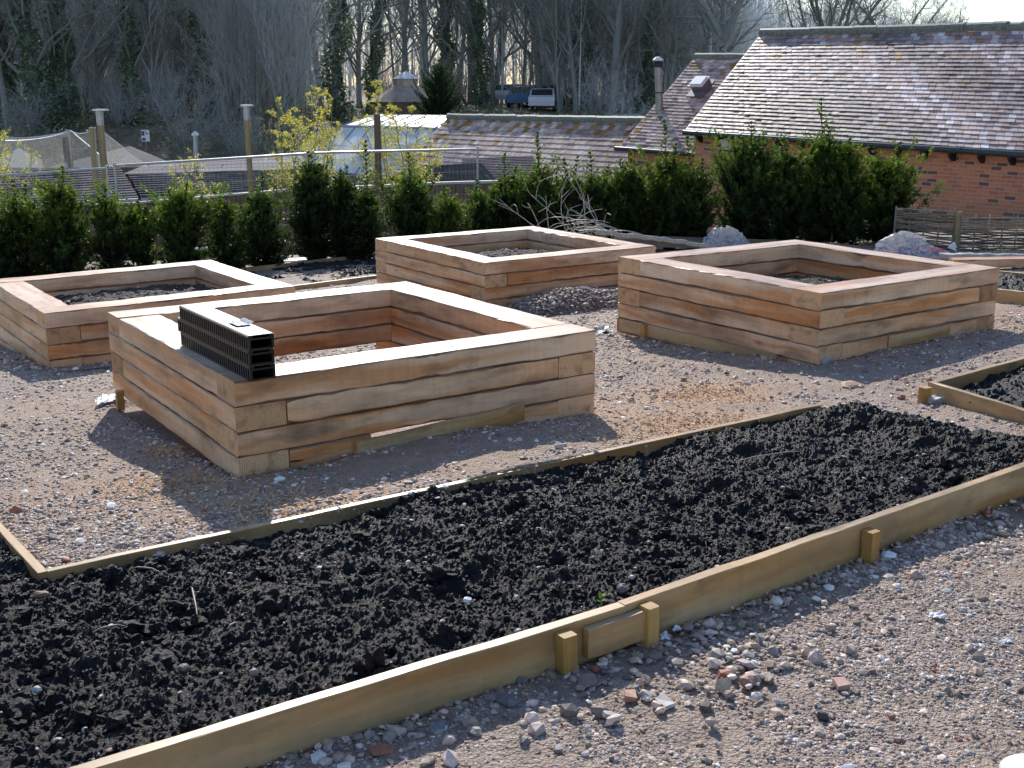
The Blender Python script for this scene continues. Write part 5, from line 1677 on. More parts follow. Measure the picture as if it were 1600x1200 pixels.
# middle roof
mrL = at(701, 183, Y=40); mrR = at(1010, 189, Y=33)
off = np.array([-2.43, -1.77, -2.6])
mid, mi_ = pitched_building('tiled_outbuilding', 'long low outbuilding whose lichen-spotted tiled roof fills the middle of the view', 'outbuilding', mrL + off, extr(mrL, mrR, 1.25) + off, extr(mrL, mrR, 1.25), mrL, .20, .24, TILE_MID, -2.6, 'brick', 12, .2, streak=.35, lichen=.4, ridge_r=.13, tmat='tile_mid')


def shed_roof(name, label, eL, eR, rR, rL, gauge, tw, pal, seed, wz=-2.3, wmat='fencewood', lift=.02, gutter=True):
    base = (np.asarray(eL) + np.asarray(eR)) / 2; base = np.array([base[0], base[1], wz])
    root = thing(name, label, 'shed', base)
    tiles(eL, eR, rR, rL, gauge, tw, pal, seed, lift=lift, streak=.25, jitter=.001).build('roof', M['tile_dull'], root)
    mb = MB()
    eL2, eR2 = np.asarray(eL) + [0, .15, -.05], np.asarray(eR) + [0, .15, -.05]
    rL2, rR2 = np.asarray(rL) - [0, 0, .05], np.asarray(rR) - [0, 0, .05]
    f = lambda q: np.array([q[0], q[1], wz])
    for a, b in ((eL2, eR2), (eR2, rR2), (rR2, rL2), (rL2, eL2)):
        mb.add([f(a), f(b), b, a], [[0, 1, 2, 3]])
    mb.build('wall', M[wmat], root)
    if gutter:
        mb = MB(); a, b = np.asarray(eL) - [0, .06, .05], np.asarray(eR) - [0, .06, .05]
        mb.tube([a, b], .045, 8); mb.build('gutter', M['galv'], root, smooth=True)
    return root
shed_roof('timber_shed', 'low shed with a blue-grey slatted roof at the left edge behind the hedge', at(-120, 328, Y=23.6), at(217, 309, Y=24.2), at(186, 258, Y=26.2), at(-120, 274, Y=25.6), .16, .42, TILE_GREY, 31)
s2 = shed_roof('timber_shed', 'low shed with a ribbed grey roof between the two capped posts', at(219, 308, Y=24.6), at(470, 293, Y=25.6), at(470, 266, Y=26.6), at(200, 272, Y=26.0), .15, .45, [(.17, .165, .165), (.21, .205, .20), (.14, .135, .14)], 33, lift=.045)
shed_roof('timber_shed', 'smooth grey felt roofed shed behind the ribbed shed roof', at(192, 272, Y=26.6), at(490, 264, Y=27.0), at(470, 243, Y=29.5), at(240, 252, Y=28.8), .5, 1.2, [(.19, .175, .19), (.20, .185, .20)], 35, lift=.006, gutter=False)
shed_roof('timber_shed', 'low grey roofed shed under the right end of the mesh fence', at(560, 293, Y=25.5), at(775, 282, Y=26.5), at(752, 256, Y=28.0), at(668, 259, Y=27.6), .17, .45, [(.16, .15, .15), (.19, .18, .17)], 37, lift=.045)
shed_roof('timber_shed', 'dark purple-grey roofed lean-to in front of the middle tiled roof', at(728, 292, Y=27.0), at(850, 292, Y=27.6), at(832, 243, Y=29.8), at(722, 247, Y=29.2), .12, .3, [(.085, .07, .095), (.10, .085, .11)], 39)
# far left odd roofs under the net
def pyramid(name, label, apex, corners, mats, wz, cat='shed'):
    base = np.mean(corners, 0); base[2] = wz
    root = thing(name, label, cat, base)
    n = len(corners)
    for k in range(n):
        a, b = np.asarray(corners[k]), np.asarray(corners[(k + 1) % n])
        mb = MB().add([a, b, apex], [[0, 1, 2]]); mb.build('roof_slope', mats[k % len(mats)], root)
    mb = MB()
    for k in range(n):
        a, b = np.asarray(corners[k]), np.asarray(corners[(k + 1) % n])
        mb.add([[a[0], a[1], wz], [b[0], b[1], wz], b - [0, 0, .02], a - [0, 0, .02]], [[0, 1, 2, 3]])
    mb.build('wall', M['fencewood'], root)
pyramid('aviary_shelter', 'dark pointed shelter roof with one pale side behind the left capped post', at(203, 228, Y=32), [at(72, 262, Y=30), at(182, 262, Y=28), at(262, 252, Y=31), at(180, 246, Y=35)], [M['palefelt'], M['felt'], M['felt'], M['felt']], -2.4)
pyramid('aviary_shelter', 'small moss-grey hipped shelter under the net near the left edge', at(30, 231, Y=31), [at(-25, 262, Y=30), at(66, 262, Y=29), at(66, 250, Y=33), at(-25, 252, Y=33)], [M['ridge'], M['felt']], -2.4)

# brown fence with pale rail below the sheds
root = thing('timber_fence', 'brown board fence with a pale capping rail running behind the hedge', 'fence', at(350, 330, Y=22.2))
for k, (a, b) in enumerate([((-140, 336, 21.6), (205, 319, 22.0)), ((205, 319, 22.0), (450, 298, 22.8)), ((450, 298, 22.8), (690, 287, 23.4)), ((690, 287, 23.4), (860, 282, 24.0))]):
    a, b = at(a[0], a[1], Y=a[2]), at(b[0], b[1], Y=b[2])
    ax, ay, az, L = dir_frame(a, b)
    mb = MB(); n = int(L / .145)
    for i in range(n):
        q = a + ax * (i * L / n); mb.box(q - [0, 0, 1.7] + ay * rng.uniform(-.006, .006), ax * (L / n - .006), ay * .02, up * 1.68)
    mb.build('fence_boards', M['fencewood'], root)
    mb = MB(); mb.box(a - ay * .04, ax * L, ay * .11, up * .035); mb.build('capping_rail', M['pale_rail'] if 'pale_rail' in M else M.setdefault('pale_rail', simple('pale_rail', (.50, .47, .42), .6)), root)

# ---------------------------------------------------------------- greenhouse
gz = -2.3
gl0, gl1 = at(586, 179, Y=46), at(760, 181, Y=40.6)
gm0, gm1 = at(534, 197, Y=44.5), at(735, 202, Y=38.6)
gb0, gb1 = at(478, 262, Y=43.4), at(705, 290, Y=37.5)
back = np.array([5.5, 4.2, 0])
root = thing('greenhouse', 'white covered greenhouse with a stepped roof beyond the yellow birch', 'greenhouse', [(gb0[0] + gb1[0]) / 2, gb0[1], gz])
mb = MB(); mb.add([gm0, gm1, gl1, gl0], [[0, 1, 2, 3]]); mb.add([gl0, gl1, gm1 + back, gm0 + back], [[0, 1, 2, 3]]); mb.add([gm0, gl0, gm0 + back], [[0, 1, 2]])
mb.build('roof_cover', M['glasswhite'], root)
mb = MB(); mb.add([gb0, gb1, gm1, gm0], [[0, 1, 2, 3]]); mb.add([gb0, gm0, gm0 + back, gb0 + back], [[0, 1, 2, 3]]); mb.add([gm0 + back, gm1 + back, gb1 + back, gb0 + back], [[0, 1, 2, 3]])
gw = simple('greenhouse_wall', (.88, .83, .74), .7, .5, var=.25, scale=1.2)
mb.build('wall_cover', gw, root)
mb = MB()
for k in range(9):
    t = k / 8
    a, b, c = gb0 + (gb1 - gb0) * t, gm0 + (gm1 - gm0) * t, gl0 + (gl1 - gl0) * t
    mb.tube([a - [0, .04, 0], b - [0, .04, 0]], .035, 5); mb.tube([b + [0, 0, .02], c + [0, 0, .02]], .02, 5)
mb.tube([gm0 - [0, .05, 0], gm1 - [0, .05, 0]], .05, 5)
h0, h1 = gb0 * .45 + gm0 * .55, gb1 * .45 + gm1 * .55
mb.tube([h0 - [0, .05, 0], h1 - [0, .05, 0]], .03, 5)
mb.build('glazing_bars', M['galv'], root)

# pavilion with the white cap
Yp = 62.0
ap = at(634, 111, Y=Yp); e0 = at(613, 123, Y=Yp); 
rr = (ap[0] - e0[0])
root = thing('pavilion', 'wide brown roofed pavilion with a small white pyramid cap at the wood edge', 'pavilion', at(634, 200, Y=Yp))
mb = MB(); lathe(mb, [ap[0], ap[1], e0[2]], [(rr * 1.02, -.01), (rr * 1.0, .0), (0, ap[2] - e0[2])], 8); mb.build('white_cap', M['white'], root)
mb = MB(); b0_ = at(634, 150, Y=Yp); lathe(mb, [ap[0], ap[1], 0], [(rr * 2.9, b0_[2] - .3), (rr * .86, e0[2] - .35), (rr * .86, e0[2])], 8); mb.build('roof', M['thatch'], root)
mb = MB(); zb = float(ground_z(ap[0], ap[1]))
lathe(mb, [ap[0], ap[1], 0], [(rr * 2.6, zb - .3), (rr * 2.6, b0_[2] - .25)], 8); mb.build('wall', M['fencewood'], root)
# ---------------------------------------------------------------- birches in young leaf
def birch(label, px, Y, ztop_px, stems, leafn, wood='bark', name='young_birch', cat='tree', leafsize=.017):
    q = at(px, 300, Y=Y); base = np.array([q[0], q[1], float(ground_z(q[0], q[1]))])
    root = thing(name, label, cat, base)
    mt, ml = MB(), MB(); LP = []
    for (tx, ty, r0) in stems:
        t = at(tx, ty, Y=Y + rng.normal(0, .3))
        b = base + [rng.normal(0, .12), rng.normal(0, .12), 0]
        n = 14; s = np.linspace(0, 1, n)
        P = b * (1 - s[:, None]) + t * s[:, None]; P[:, 0] += (s * (1 - s)) * rng.normal(0, .35) + rng.normal(0, .015, n)
        mt.tube(P, np.linspace(r0, .004, n), 6)
        Ls = np.linalg.norm(t - b)
        for k in range(int(Ls * 11)):
            f = rng.uniform(.22, .98); i = int(f * (n - 1))
            o = P[i] + (P[min(i + 1, n - 1)] - P[i]) * (f * (n - 1) - i)
            a = rng.uniform(0, 6.28); L = Ls * .24 * (1.08 - f) * rng.uniform(.5, 1.2) + .08
            d = np.array([math.cos(a), math.sin(a), rng.uniform(.3, 1.2)])
            C_ = curve(o, d, L, np.array([0, 0, rng.uniform(-.6, .3)]), 6)
            mt.tube(C_, np.linspace(.006, .0018, 7), 3, cap=False)
            for _ in range(2):
                j = rng.integers(2, 6); C2 = curve(C_[j], d + rng.normal(0, .6, 3), L * .5, np.array([0, 0, -.4]), 4)
                mt.tube(C2, np.linspace(.003, .0012, 5), 3, cap=False); LP += [C2[k2] + rng.normal(0, .015, 3) for k2 in (1, 2, 3, 4) for _r in range(leafn)]
            LP += [C_[k2] + rng.normal(0, .02, 3) for k2 in (2, 3, 4, 5, 6) for _r in range(leafn)]
    LP = np.array(LP); n = len(LP)
    d = rng.normal(0, 1, (n, 3)); d /= np.linalg.norm(d, axis=1)[:, None]
    e = np.cross(d, rng.normal(0, 1, (n, 3))); e /= np.linalg.norm(e, axis=1)[:, None]
    ls = leafsize * rng.uniform(.6, 1.3, (n, 1))
    V = np.stack([LP - d * ls, LP + e * ls * .55, LP + d * ls, LP - e * ls * .55], 1).reshape(-1, 3)
    c = np.array([.60, .56, .18]) * rng.uniform(.55, 1.25, (n, 1)) * np.stack([rng.uniform(.85, 1.25, n), np.ones(n), np.ones(n)], -1)
    ml.add(V, np.arange(4 * n).reshape(-1, 4), np.repeat(np.clip(c, 0, .9), 4, 0))
    mt.build('stems', M[wood], root, smooth=True); ml.build('foliage', M['birchleaf'], root)
birch('yellow-leaved birch with several upright shoots left of the white greenhouse', 462, 24.5, 140, [(432, 152, .03), (452, 178, .025), (471, 163, .03), (499, 130, .035), (520, 150, .03), (440, 205, .02), (486, 190, .02), (535, 178, .02), (515, 200, .02)], 4)
birch('leafy yellow-green birch in front of the white greenhouse', 628, 25.0, 150, [(585, 122, .035), (563, 168, .02), (612, 148, .03), (640, 165, .03), (656, 180, .02), (672, 205, .02), (600, 200, .02), (690, 225, .015), (560, 215, .02), (640, 215, .02)], 4)
birch('yellow shrub hanging over the net at the left edge', -10, 24.0, 200, [(-20, 200, .02), (10, 205, .02), (30, 212, .015), (45, 222, .012), (5, 215, .02)], 2, name='yellow_shrub', cat='shrub')
birch('small sunlit pale leaved shrub before the ribbed shed roof', 292, 23.5, 235, [(275, 250, .012), (290, 236, .012), (303, 243, .012), (322, 275, .01), (335, 282, .01), (300, 272, .01)], 2, name='pale_shrub', cat='shrub')

# dark spruce by the pavilion
conifer('dark pointed spruce right of the white capped pavilion', 687, 104, 74, [(0, 90, 18)], dens=.34, hue=-.5, Y=56, dark=.8, name='spruce_tree', cat='tree', group=None, zb=float(ground_z(at(687, 180, Y=56)[0], 56)))

# ---------------------------------------------------------------- bare winter trees
def ground_of(px, Y):
    x = (px - 800) / F * Y * 1.0
    d = ray(px, 180); x = d[0] / d[1] * Y
    return np.array([x, Y, float(ground_z(x, Y))])


def strips(mb, A, B, w0, w1, col=None):
    """thin three-sided twigs, one per row"""
    A, B = np.asarray(A), np.asarray(B); n = len(A)
    if n == 0: return
    D = B - A; D = D / (np.linalg.norm(D, axis=1)[:, None] + 1e-9)
    U = np.cross(D, rng.normal(0, 1, (n, 3))); U /= np.linalg.norm(U, axis=1)[:, None] + 1e-9
    W = np.cross(D, U)
    V = []
    for P, w in ((A, w0), (B, w1)):
        for k in range(3):
            a = k * 2.0944
            V.append(P + (U * math.cos(a) + W * math.sin(a)) * w)
    V = np.stack(V, 1).reshape(-1, 3)
    i = np.arange(n)[:, None, None] * 6
    Q = i + np.array([[0, 1, 4, 3], [1, 2, 5, 4], [2, 0, 3, 5]])[None]
    mb.add(V, Q.reshape(-1, 4), col)


def rand_perp(d, spread):
    v = rng.normal(0, 1, 3); v -= d * np.dot(v, d); v /= np.linalg.norm(v) + 1e-9
    return unit(d * math.cos(spread) + v * math.sin(spread))


def grow(mbt, mbc, p, d, L, r, level, maxl, trop=.12, n_child=(0, 14, 6, 5), first=.3, wig=.10, spread=(.5, 1.0), tw=None):
    n = [12, 8, 5, 3][min(level, 3)]
    P = [np.asarray(p, float)]; dd = unit(d)
    for k in range(n):
        dd = unit(dd + rng.normal(0, wig * (1 if level else .45), 3) + np.array([0, 0, trop * (1 if level else .4)]) * (1.0 / (1 + level * .3)))
        P.append(P[-1] + dd * L / n)
    P = np.array(P)
    R = r * np.linspace(1, .28 if level else .35, n + 1)
    if level == 0: R[0] *= 1.35
    (mbt if level == 0 else mbc).tube(P, R, [8, 5, 4, 3][min(level, 3)], cap=False)
    if level >= maxl:
        return
    nc = n_child[level + 1]
    for k in range(nc):
        f = first + (1 - first) * ((k + rng.random()) / nc) if level == 0 else rng.uniform(.2, 1.0)
        i = min(int(f * n), n - 1); o = P[i] + (P[i + 1] - P[i]) * (f * n - i)
        pd = unit(P[i + 1] - P[i])
        cd = rand_perp(pd, rng.uniform(*spread))
        cl = L * (.55 * (1.1 - f * .6) if level == 0 else .58) * rng.uniform(.6, 1.15)
        cr = r * (1 - .6 * f) * (.42 if level == 0 else .5)
        if level + 1 == maxl:
            m = 4
            A = [o]; q = o
            for s_ in range(2):
                q2 = q + unit(cd + rng.normal(0, .18, 3) + [0, 0, .1]) * cl / 2; tw.append((q, q2, max(cr, .010) * (1 - .4 * s_))); 
                for _ in range(2):
                    tw.append((q2, q2 + rand_perp(cd, .6) * cl * rng.uniform(.2, .5), max(cr * .6, .006)))
                q = q2
        else:
            grow(mbt, mbc, o, cd, cl, cr, level + 1, maxl, trop, n_child, first, wig * 1.25, spread, tw)


def flush_twigs(mb, tw):
    if tw:
        A = np.array([t[0] for t in tw]); B = np.array([t[1] for t in tw]); w = np.array([t[2] for t in tw])[:, None]
        strips(mb, A, B, w, w * .4)


def ivy_cloud(P, R, n, size=.075):
    """leaf quads hugging a trunk line"""
    mb = MB(); P = np.asarray(P); m = len(P)
    t = rng.uniform(0, 1, n) ** 1.2 * (m - 1.001); i = t.astype(int); f = (t - i)[:, None]
    C_ = P[i] * (1 - f) + P[i + 1] * f
    a = rng.uniform(0, 6.28, n); rr = R * (1 - .45 * t / m) * rng.uniform(.8, 1.9, n) * (1 + .5 * np.sin(t * 2.3 + a))
    Q = C_ + np.stack([np.cos(a) * rr, np.sin(a) * rr, rng.normal(0, .1, n)], -1)
    d = rng.normal(0, 1, (n, 3)); d /= np.linalg.norm(d, axis=1)[:, None]
    e = np.cross(d, rng.normal(0, 1, (n, 3))); e /= np.linalg.norm(e, axis=1)[:, None]
    s = size * rng.uniform(.6, 1.5, (n, 1))
    V = np.stack([Q - d * s, Q + e * s * .8, Q + d * s, Q - e * s * .8], 1).reshape(-1, 3)
    c = np.array([.13, .19, .12]) * rng.uniform(.5, 1.6, (n, 1))
    mb.add(V, np.arange(4 * n).reshape(-1, 4), np.repeat(c, 4, 0))
    return mb


def make_tree(kind, label, seed, name='bare_tree'):
    global rng
    keep = rng; rng = np.random.default_rng(seed)
    root = thing(name, label, 'tree', (0, 0, 0))
    mt, mc = MB(), MB(); tw = []
    if kind == 'tall':
        h = rng.uniform(12, 15); grow(mt, mc, (0, 0, -.3), (rng.normal(0, .04), rng.normal(0, .04), 1), h, rng.uniform(.17, .28), 0, 3, .10, (0, 20, 6, 5), .16, .10, (.45, .95), tw)
    elif kind == 'slim':
        h = rng.uniform(11, 14); grow(mt, mc, (0, 0, -.3), (rng.normal(0, .05), rng.normal(0, .05), 1), h, rng.uniform(.08, .13), 0, 3, .16, (0, 20, 5, 4), .10, .09, (.35, .8), tw)
    elif kind == 'coppice':
        for k in range(7):
            a = rng.uniform(0, 6.28); lean = rng.uniform(.05, .33)
            grow(mt, mc, (math.cos(a) * .25, math.sin(a) * .25, -.2), (math.cos(a) * lean, math.sin(a) * lean, 1), rng.uniform(5.5, 8.5), rng.uniform(.035, .06), 0, 2, .10, (0, 15, 7), .12, .08, (.3, .8), tw)
    elif kind == 'spread':
        grow(mt, mc, (0, 0, -.3), (rng.normal(0, .05), 0, 1), 4.2, .34, 0, 0, tw=tw)
        top = np.vstack(mt.V).reshape(-1, 3)[-8:].mean(0)
        for k in range(5):
            a = k * 1.257 + rng.normal(0, .3); l = rng.uniform(.35, .85)
            m2 = MB()
            grow(mc, mc, top - [0, 0, rng.uniform(.1, .9)], (math.cos(a) * l, math.sin(a) * l, 1), rng.uniform(7, 10), rng.uniform(.13, .2), 0, 3, .08, (0, 11, 6, 5), .15, .20, (.5, 1.1), tw)
    elif kind == 'bush':
        for k in range(16):
            a = rng.uniform(0, 6.28); lean = rng.uniform(.1, .7)
            grow(mt, mc, (math.cos(a) * .4, math.sin(a) * .4, -.1), (math.cos(a) * lean, math.sin(a) * lean, 1), rng.uniform(1.6, 3.6), rng.uniform(.015, .03), 0, 1, .05, (0, 14), .1, .12, (.4, 1.0), tw)
    flush_twigs(mc, tw)
    mt.build('trunk', M['bark'], root, smooth=True)
    mc.build('crown', M['twig' if kind in ('coppice', 'bush', 'slim') else 'limb'], root, smooth=True)
    if name == 'ivy_clad_tree':
        tv = np.vstack(mt.V)[: 13 * 8].reshape(13, 8, 3).mean(1)
        ivy_cloud(tv[:9], .34, 5200).build('ivy', M['ivy'], root)
    rng = keep
    return root


PROTO = {}
GRP = 'leafless trees of the wood behind the sheds'
for kind, seeds, lab in [('tall', (1, 2, 3, 4), 'tall bare straight trunked tree in the wood behind the sheds and roofs'),
                         ('slim', (11, 12, 13), 'slender bare young tree in the wood behind the sheds and roofs'),
                         ('coppice', (21, 22, 23), 'many stemmed bare coppice tree in the wood behind the sheds and roofs'),
                         ('bush', (41, 42), 'low leafless bush at the foot of the wood'),
                         ('ivy', (51, 52, 53), 'dark tree in the wood with its trunk wrapped in ivy')]:
    PROTO[kind] = []
    for sd in seeds:
        r = make_tree('tall' if kind == 'ivy' else kind, lab, sd, {'ivy': 'ivy_clad_tree', 'bush': 'bare_bush'}.get(kind, 'bare_tree'))
        r['group'] = {'ivy': 'ivy clad trees in the wood', 'bush': 'leafless bushes along the wood edge'}.get(kind, GRP + ', ' + kind)
        if kind == 'bush': r['category'] = 'bush'
        PROTO[kind].append([r, False])


def plant(kind, px, Y, sc=1.0):
    lst = PROTO[kind]; e = lst[rng.integers(0, len(lst))]
    loc = ground_of(px, Y); rz = rng.uniform(0, 6.28)
    if not e[1]:
        e[1] = True; r = e[0]; r.location = Vector([float(a) for a in loc]); r.rotation_euler = (0, 0, rz); r.scale = (sc,) * 3
        return r
    return dup(e[0], loc, rz, sc)


# every proto is used at least once, then the wood is filled in from front to back
for px, Y, kind, sc in [(70, 60, 'ivy', 1.1), (92, 62, 'ivy', 1.0), (28, 66, 'ivy', .9), (12, 60, 'tall', 1.0), (150, 66, 'tall', 1), (205, 62, 'ivy', .9), (240, 64, 'slim', 1.1), (268, 66, 'slim', 1), (290, 70, 'tall', .8),
                        (330, 66, 'ivy', .95), (372, 70, 'slim', 1), (352, 62, 'slim', 1), (525, 66, 'ivy', 1.15), (505, 72, 'tall', 1), (450, 60, 'coppice', 1), (420, 64, 'coppice', 1.1), (395, 60, 'coppice', 1),
                        (582, 74, 'ivy', .9), (628, 80, 'tall', 1.1), (668, 78, 'tall', 1.1), (700, 84, 'ivy', 1.2), (755, 80, 'ivy', 1.0), (738, 86, 'tall', 1.2), (770, 84, 'tall', 1), (845, 80, 'tall', 1), (815, 84, 'slim', 1.1),
                        (880, 78, 'coppice', 1.1), (900, 76, 'tall', 1.05), (918, 78, 'ivy', 1), (955, 74, 'tall', 1.1), (985, 78, 'coppice', 1.3), (1010, 76, 'ivy', .9), (1045, 74, 'tall', 1), (1075, 80, 'coppice', 1.3)]:
    plant(kind, px, Y, sc)
for k in range(70):
    px = rng.uniform(-90, 470); Y = rng.uniform(60, 104)
    plant(rng.choice(['slim', 'slim', 'coppice', 'ivy', 'slim', 'coppice', 'tall']), px, Y, rng.uniform(.85, 1.15))
for k in range(24):
    px = rng.uniform(470, 860); Y = rng.uniform(84, 112)
    plant(rng.choice(['tall', 'slim', 'slim', 'tall']), px, Y, rng.uniform(.85, 1.15))
for k in range(40):
    px = rng.uniform(850, 1120); Y = rng.uniform(76, 112)
    plant(rng.choice(['tall', 'slim', 'coppice', 'coppice']), px, Y, rng.uniform(.85, 1.2))
for k in range(30):
    px = rng.uniform(-60, 1000); Y = rng.uniform(54, 70)
    if 560 < px < 880: Y += 24
    plant('bush', px, Y, rng.uniform(.6, 1.1))
# wide crowned trees on the skyline right of centre
for (px, Y, sc, sd, lab) in [(1140, 64, .92, 61, 'wide crowned bare tree rising behind the annexe roof'), (1318, 72, .82, 62, 'forked bare tree behind the barn ridge, right of the middle'), (1262, 78, .72, 63, 'leaning bare tree behind the barn ridge'), (1395, 82, .66, 64, 'crooked bare tree behind the barn ridge towards the bright sky'), (1468, 90, .48, 65, 'smallest faint bare tree at the right end of the skyline')]:
    r = make_tree('spread', lab, sd); loc = ground_of(px, Y); loc[2] += 1.0
    r.location = Vector([float(a) for a in loc]); r.scale = (sc,) * 3

# far-off wood: one mass of thin stems and brush
def far_wood():
    mb = MB(); A, B, w = [], [], []
    def band(px0, px1, Y0, Y1, poles, twigs, h0, h1, taper=None):
        px = rng.uniform(px0, px1, poles); Y = rng.uniform(Y0, Y1, poles)
        g = np.array([ground_of(a, b) for a, b in zip(px, Y)])
        h = rng.uniform(h0, h1, poles)
        if taper: h = h * np.interp(px, [px0, px1], taper)
        lean = np.stack([rng.normal(0, .05, poles), rng.normal(0, .05, poles), np.ones(poles)], -1)
        A.append(g); B.append(g + lean * h[:, None]); w.append(rng.uniform(.035, .12, poles))
        k = rng.integers(0, poles, twigs); f = rng.uniform(.08, 1.0, twigs)
        P = g[k] + lean[k] * (h[k] * f)[:, None] + rng.normal(0, 1, (twigs, 3)) * [1.0, .8, .35]
        a = rng.uniform(0, 6.28, twigs); L = rng.uniform(.35, 1.5, twigs)
        d = np.stack([np.cos(a) * .6, np.sin(a) * .6, rng.uniform(.1, 1.3, twigs)], -1) * L[:, None]
        A.append(P); B.append(P + d); w.append(rng.uniform(.008, .022, twigs))
    band(-120, 470, 70, 96, 70, 26000, 6, 14)
    band(500, 860, 84, 100, 18, 3500, 5, 12)
    band(860, 1150, 76, 96, 46, 15000, 6, 13)
    band(-120, 480, 96, 150, 420, 34000, 7, 17)
    band(470, 900, 112, 150, 210, 15000, 3, 12)
    band(860, 1190, 96, 150, 260, 26000, 7, 15)
    band(1150, 1490, 105, 130, 200, 30000, 6.6, 9.2, (1.0, .74))
    A, B, w = np.vstack(A), np.vstack(B), np.concatenate(w)[:, None]
    strips(mb, A, B, w, w * .35)
    o = mb.build('distant_wood', M['farwood_haze'])
    tag(o, 'haze-coloured mass of thin bare stems and brush closing the view behind the wood', 'wood', kind='stuff')
far_wood()
# scrub on the slope in front of the wood
mb = MB(); P = []
for k in range(260):
    px = rng.uniform(-80, 1010); Y = rng.uniform(50, 72); b = ground_of(px, Y); P.append(b + rng.normal(0, .55, (70, 3)) * [1.2, .8, .45] + [0, 0, .35])
P = np.vstack(P); n = len(P)
d = rng.normal(0, 1, (n, 3)); d /= np.linalg.norm(d, axis=1)[:, None]; e = np.cross(d, rng.normal(0, 1, (n, 3))); e /= np.linalg.norm(e, axis=1)[:, None]
s = .06 * rng.uniform(.5, 1.6, (n, 1))
V = np.stack([P - d * s, P + e * s * .6, P + d * s, P - e * s * .6], 1).reshape(-1, 3)
c = np.where(rng.random((n, 1)) < .5, np.array([[.15, .20, .10]]), np.array([[.34, .27, .19]])) * rng.uniform(.5, 1.5, (n, 1))
mb.add(V, np.arange(4 * n).reshape(-1, 4), np.repeat(c, 4, 0))
tag(mb.build('undergrowth', M['ivy']), 'low brambles and dead leaves covering the slope below the wood', 'undergrowth', kind='stuff')

# ---------------------------------------------------------------- parked cars in the wood
def make_car(label, paint):
    root = thing('parked_car', label, 'car', (0, 0, 0), 'cars parked among the trees')
    Lh, W = 2.1, .84
    prof = [(-2.1, .32), (-2.12, .62), (-1.95, .86), (-1.45, .92), (-.85, 1.38), (.55, 1.42), (1.25, .98), (1.95, .86), (2.12, .66), (2.1, .32)]
    mb = MB(); n = len(prof)
    Vv = []
    for s_, yy in enumerate((-W, -W * .97, W * .97, W)):
        for (x, z) in prof:
            k = 1 - .18 * max(0, (z - .92) / .5)
            Vv.append([x, yy * k, z if s_ in (1, 2) else z * .985])
    Fq = []
    for s_ in range(3):
        for i in range(n):
            j = (i + 1) % n
            Fq.append([s_ * n + i, s_ * n + j, (s_ + 1) * n + j, (s_ + 1) * n + i])
    mb.add(Vv, Fq); mb.add(Vv, [list(range(n))[::-1]]); mb.add(Vv, [list(range(3 * n, 4 * n))])
    mb.build('body', paint, root)
    mb = MB()
    k1, k2 = .83, .92
    for sg in (-1, 1):
        mb = MB(); mb.add([[-1.25, sg * (W * .985 + .004), .97], [1.05, sg * (W * .985 + .004), .99], [.50, sg * (W * .845 + .01), 1.33], [-.82, sg * (W * .845 + .01), 1.31]], [[0, 1, 2, 3]])
        mb.build('side_window', M['carglass'], root)
    mb = MB(); mb.add([[1.22, -.72, 1.015], [1.22, .72, 1.015], [.63, .66, 1.40], [.63, -.66, 1.40]], [[0, 1, 2, 3]]); mb.build('windscreen', M['carglass'], root)
    mb = MB(); mb.add([[-1.40, -.70, .975], [-1.40, .70, .975], [-.90, .66, 1.36], [-.90, -.66, 1.36]], [[0, 1, 2, 3]]); mb.build('rear_window', M['carglass'], root)
    for x in (-1.32, 1.32):
        for yy in (-.80, .80):
            mb = MB(); mb.tube([[x, yy - .1, .32], [x, yy + .1, .32]], .32, 16); w_ = mb.build('wheel', M['rubber'], root)
            mb = MB(); mb.tube([[x, yy - .105, .32], [x, yy + .105, .32]], .19, 12); mb.build('rim', M['galv'], w_)
    return root
def paint(n, c): return simple(n, c, .18, .6, .1, var=.03)
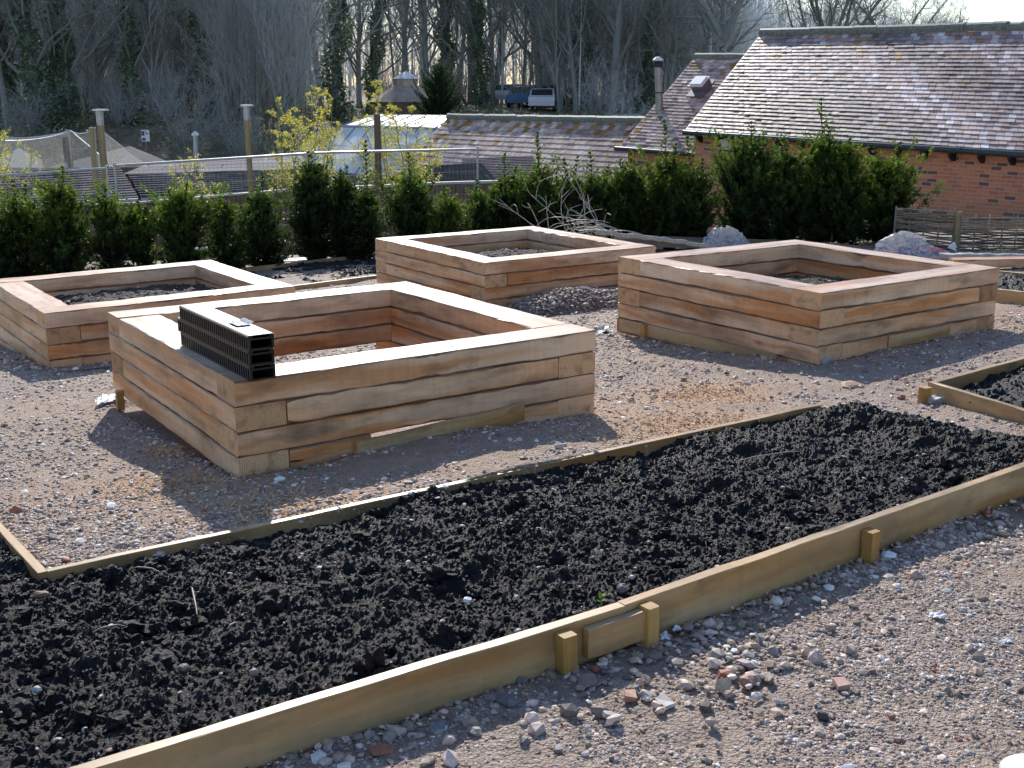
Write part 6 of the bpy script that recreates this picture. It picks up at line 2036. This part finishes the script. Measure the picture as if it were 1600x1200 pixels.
for (px, Y, a, lab, col) in [(797, 86, 1.15, 'silver-white car, farthest left of the parked cars', (.7, .72, .75)), (818, 81, 1.4, 'blue car parked nose-out below the silver-white one', (.12, .22, .40)),
                             (836, 84, 1.2, 'pale blue car at the right of the parked group', (.35, .45, .58)), (848, 77, 1.5, 'white car parked lowest, nearest the tiled roof', (.75, .75, .78)),
                             (757, 57.5, .1, 'white car just peeping over the left end of the middle roof ridge', (.78, .78, .78)), (978, 57.5, .15, 'grey car half hidden behind the right end of the middle roof ridge', (.5, .5, .53)), (872, 87, 1.3, 'dark green car behind the parked group', (.05, .10, .08))]:
    r = make_car(lab, paint('car_paint', col)); q = ground_of(px, Y)
    r.location = Vector([float(v) for v in q]); r.rotation_euler = (0, 0, a)

# ---------------------------------------------------------------- sky and sun
AZ, EL = math.radians(-9), math.radians(31.5)
w = bpy.data.worlds.new('World'); scene.world = w; w.use_nodes = True
t = w.node_tree; t.nodes.clear()
out = t.nodes.new('ShaderNodeOutputWorld'); bg = t.nodes.new('ShaderNodeBackground'); sky = t.nodes.new('ShaderNodeTexSky')
sky.sky_type = 'NISHITA'; sky.sun_disc = False; sky.sun_elevation = EL; sky.sun_rotation = AZ
sky.air_density = 1.25; sky.dust_density = 0.3; sky.ozone_density = 2.5
bg.inputs[1].default_value = SKY
tint = t.nodes.new('ShaderNodeMix'); tint.data_type = 'RGBA'; tint.blend_type = 'MULTIPLY'; tint.inputs[0].default_value = 1.0
t.links.new(sky.outputs[0], tint.inputs[6]); tint.inputs[7].default_value = (0.96, 0.98, 1.12, 1)
t.links.new(tint.outputs[2], bg.inputs[0]); t.links.new(bg.outputs[0], out.inputs[0])
sun = bpy.data.lights.new('sun', 'SUN'); sun.energy = SUN; sun.angle = math.radians(.5); sun.color = (1, .95, .87)
so = bpy.data.objects.new('sun', sun); C.objects.link(so)
sd = Vector((math.sin(AZ) * math.cos(EL), math.cos(AZ) * math.cos(EL), math.sin(EL)))
so.rotation_euler = sd.to_track_quat('Z', 'Y').to_euler(); so.location = (0, 30, 30)

scene.view_settings.view_transform = 'Standard'; scene.view_settings.look = 'None'; scene.view_settings.exposure = 0
scene.render.engine = 'CYCLES'
scene.cycles.max_bounces = 5; scene.cycles.use_adaptive_sampling = True; scene.cycles.adaptive_threshold = 0.04; scene.cycles.transparent_max_bounces = 12; scene.cycles.use_denoising = True
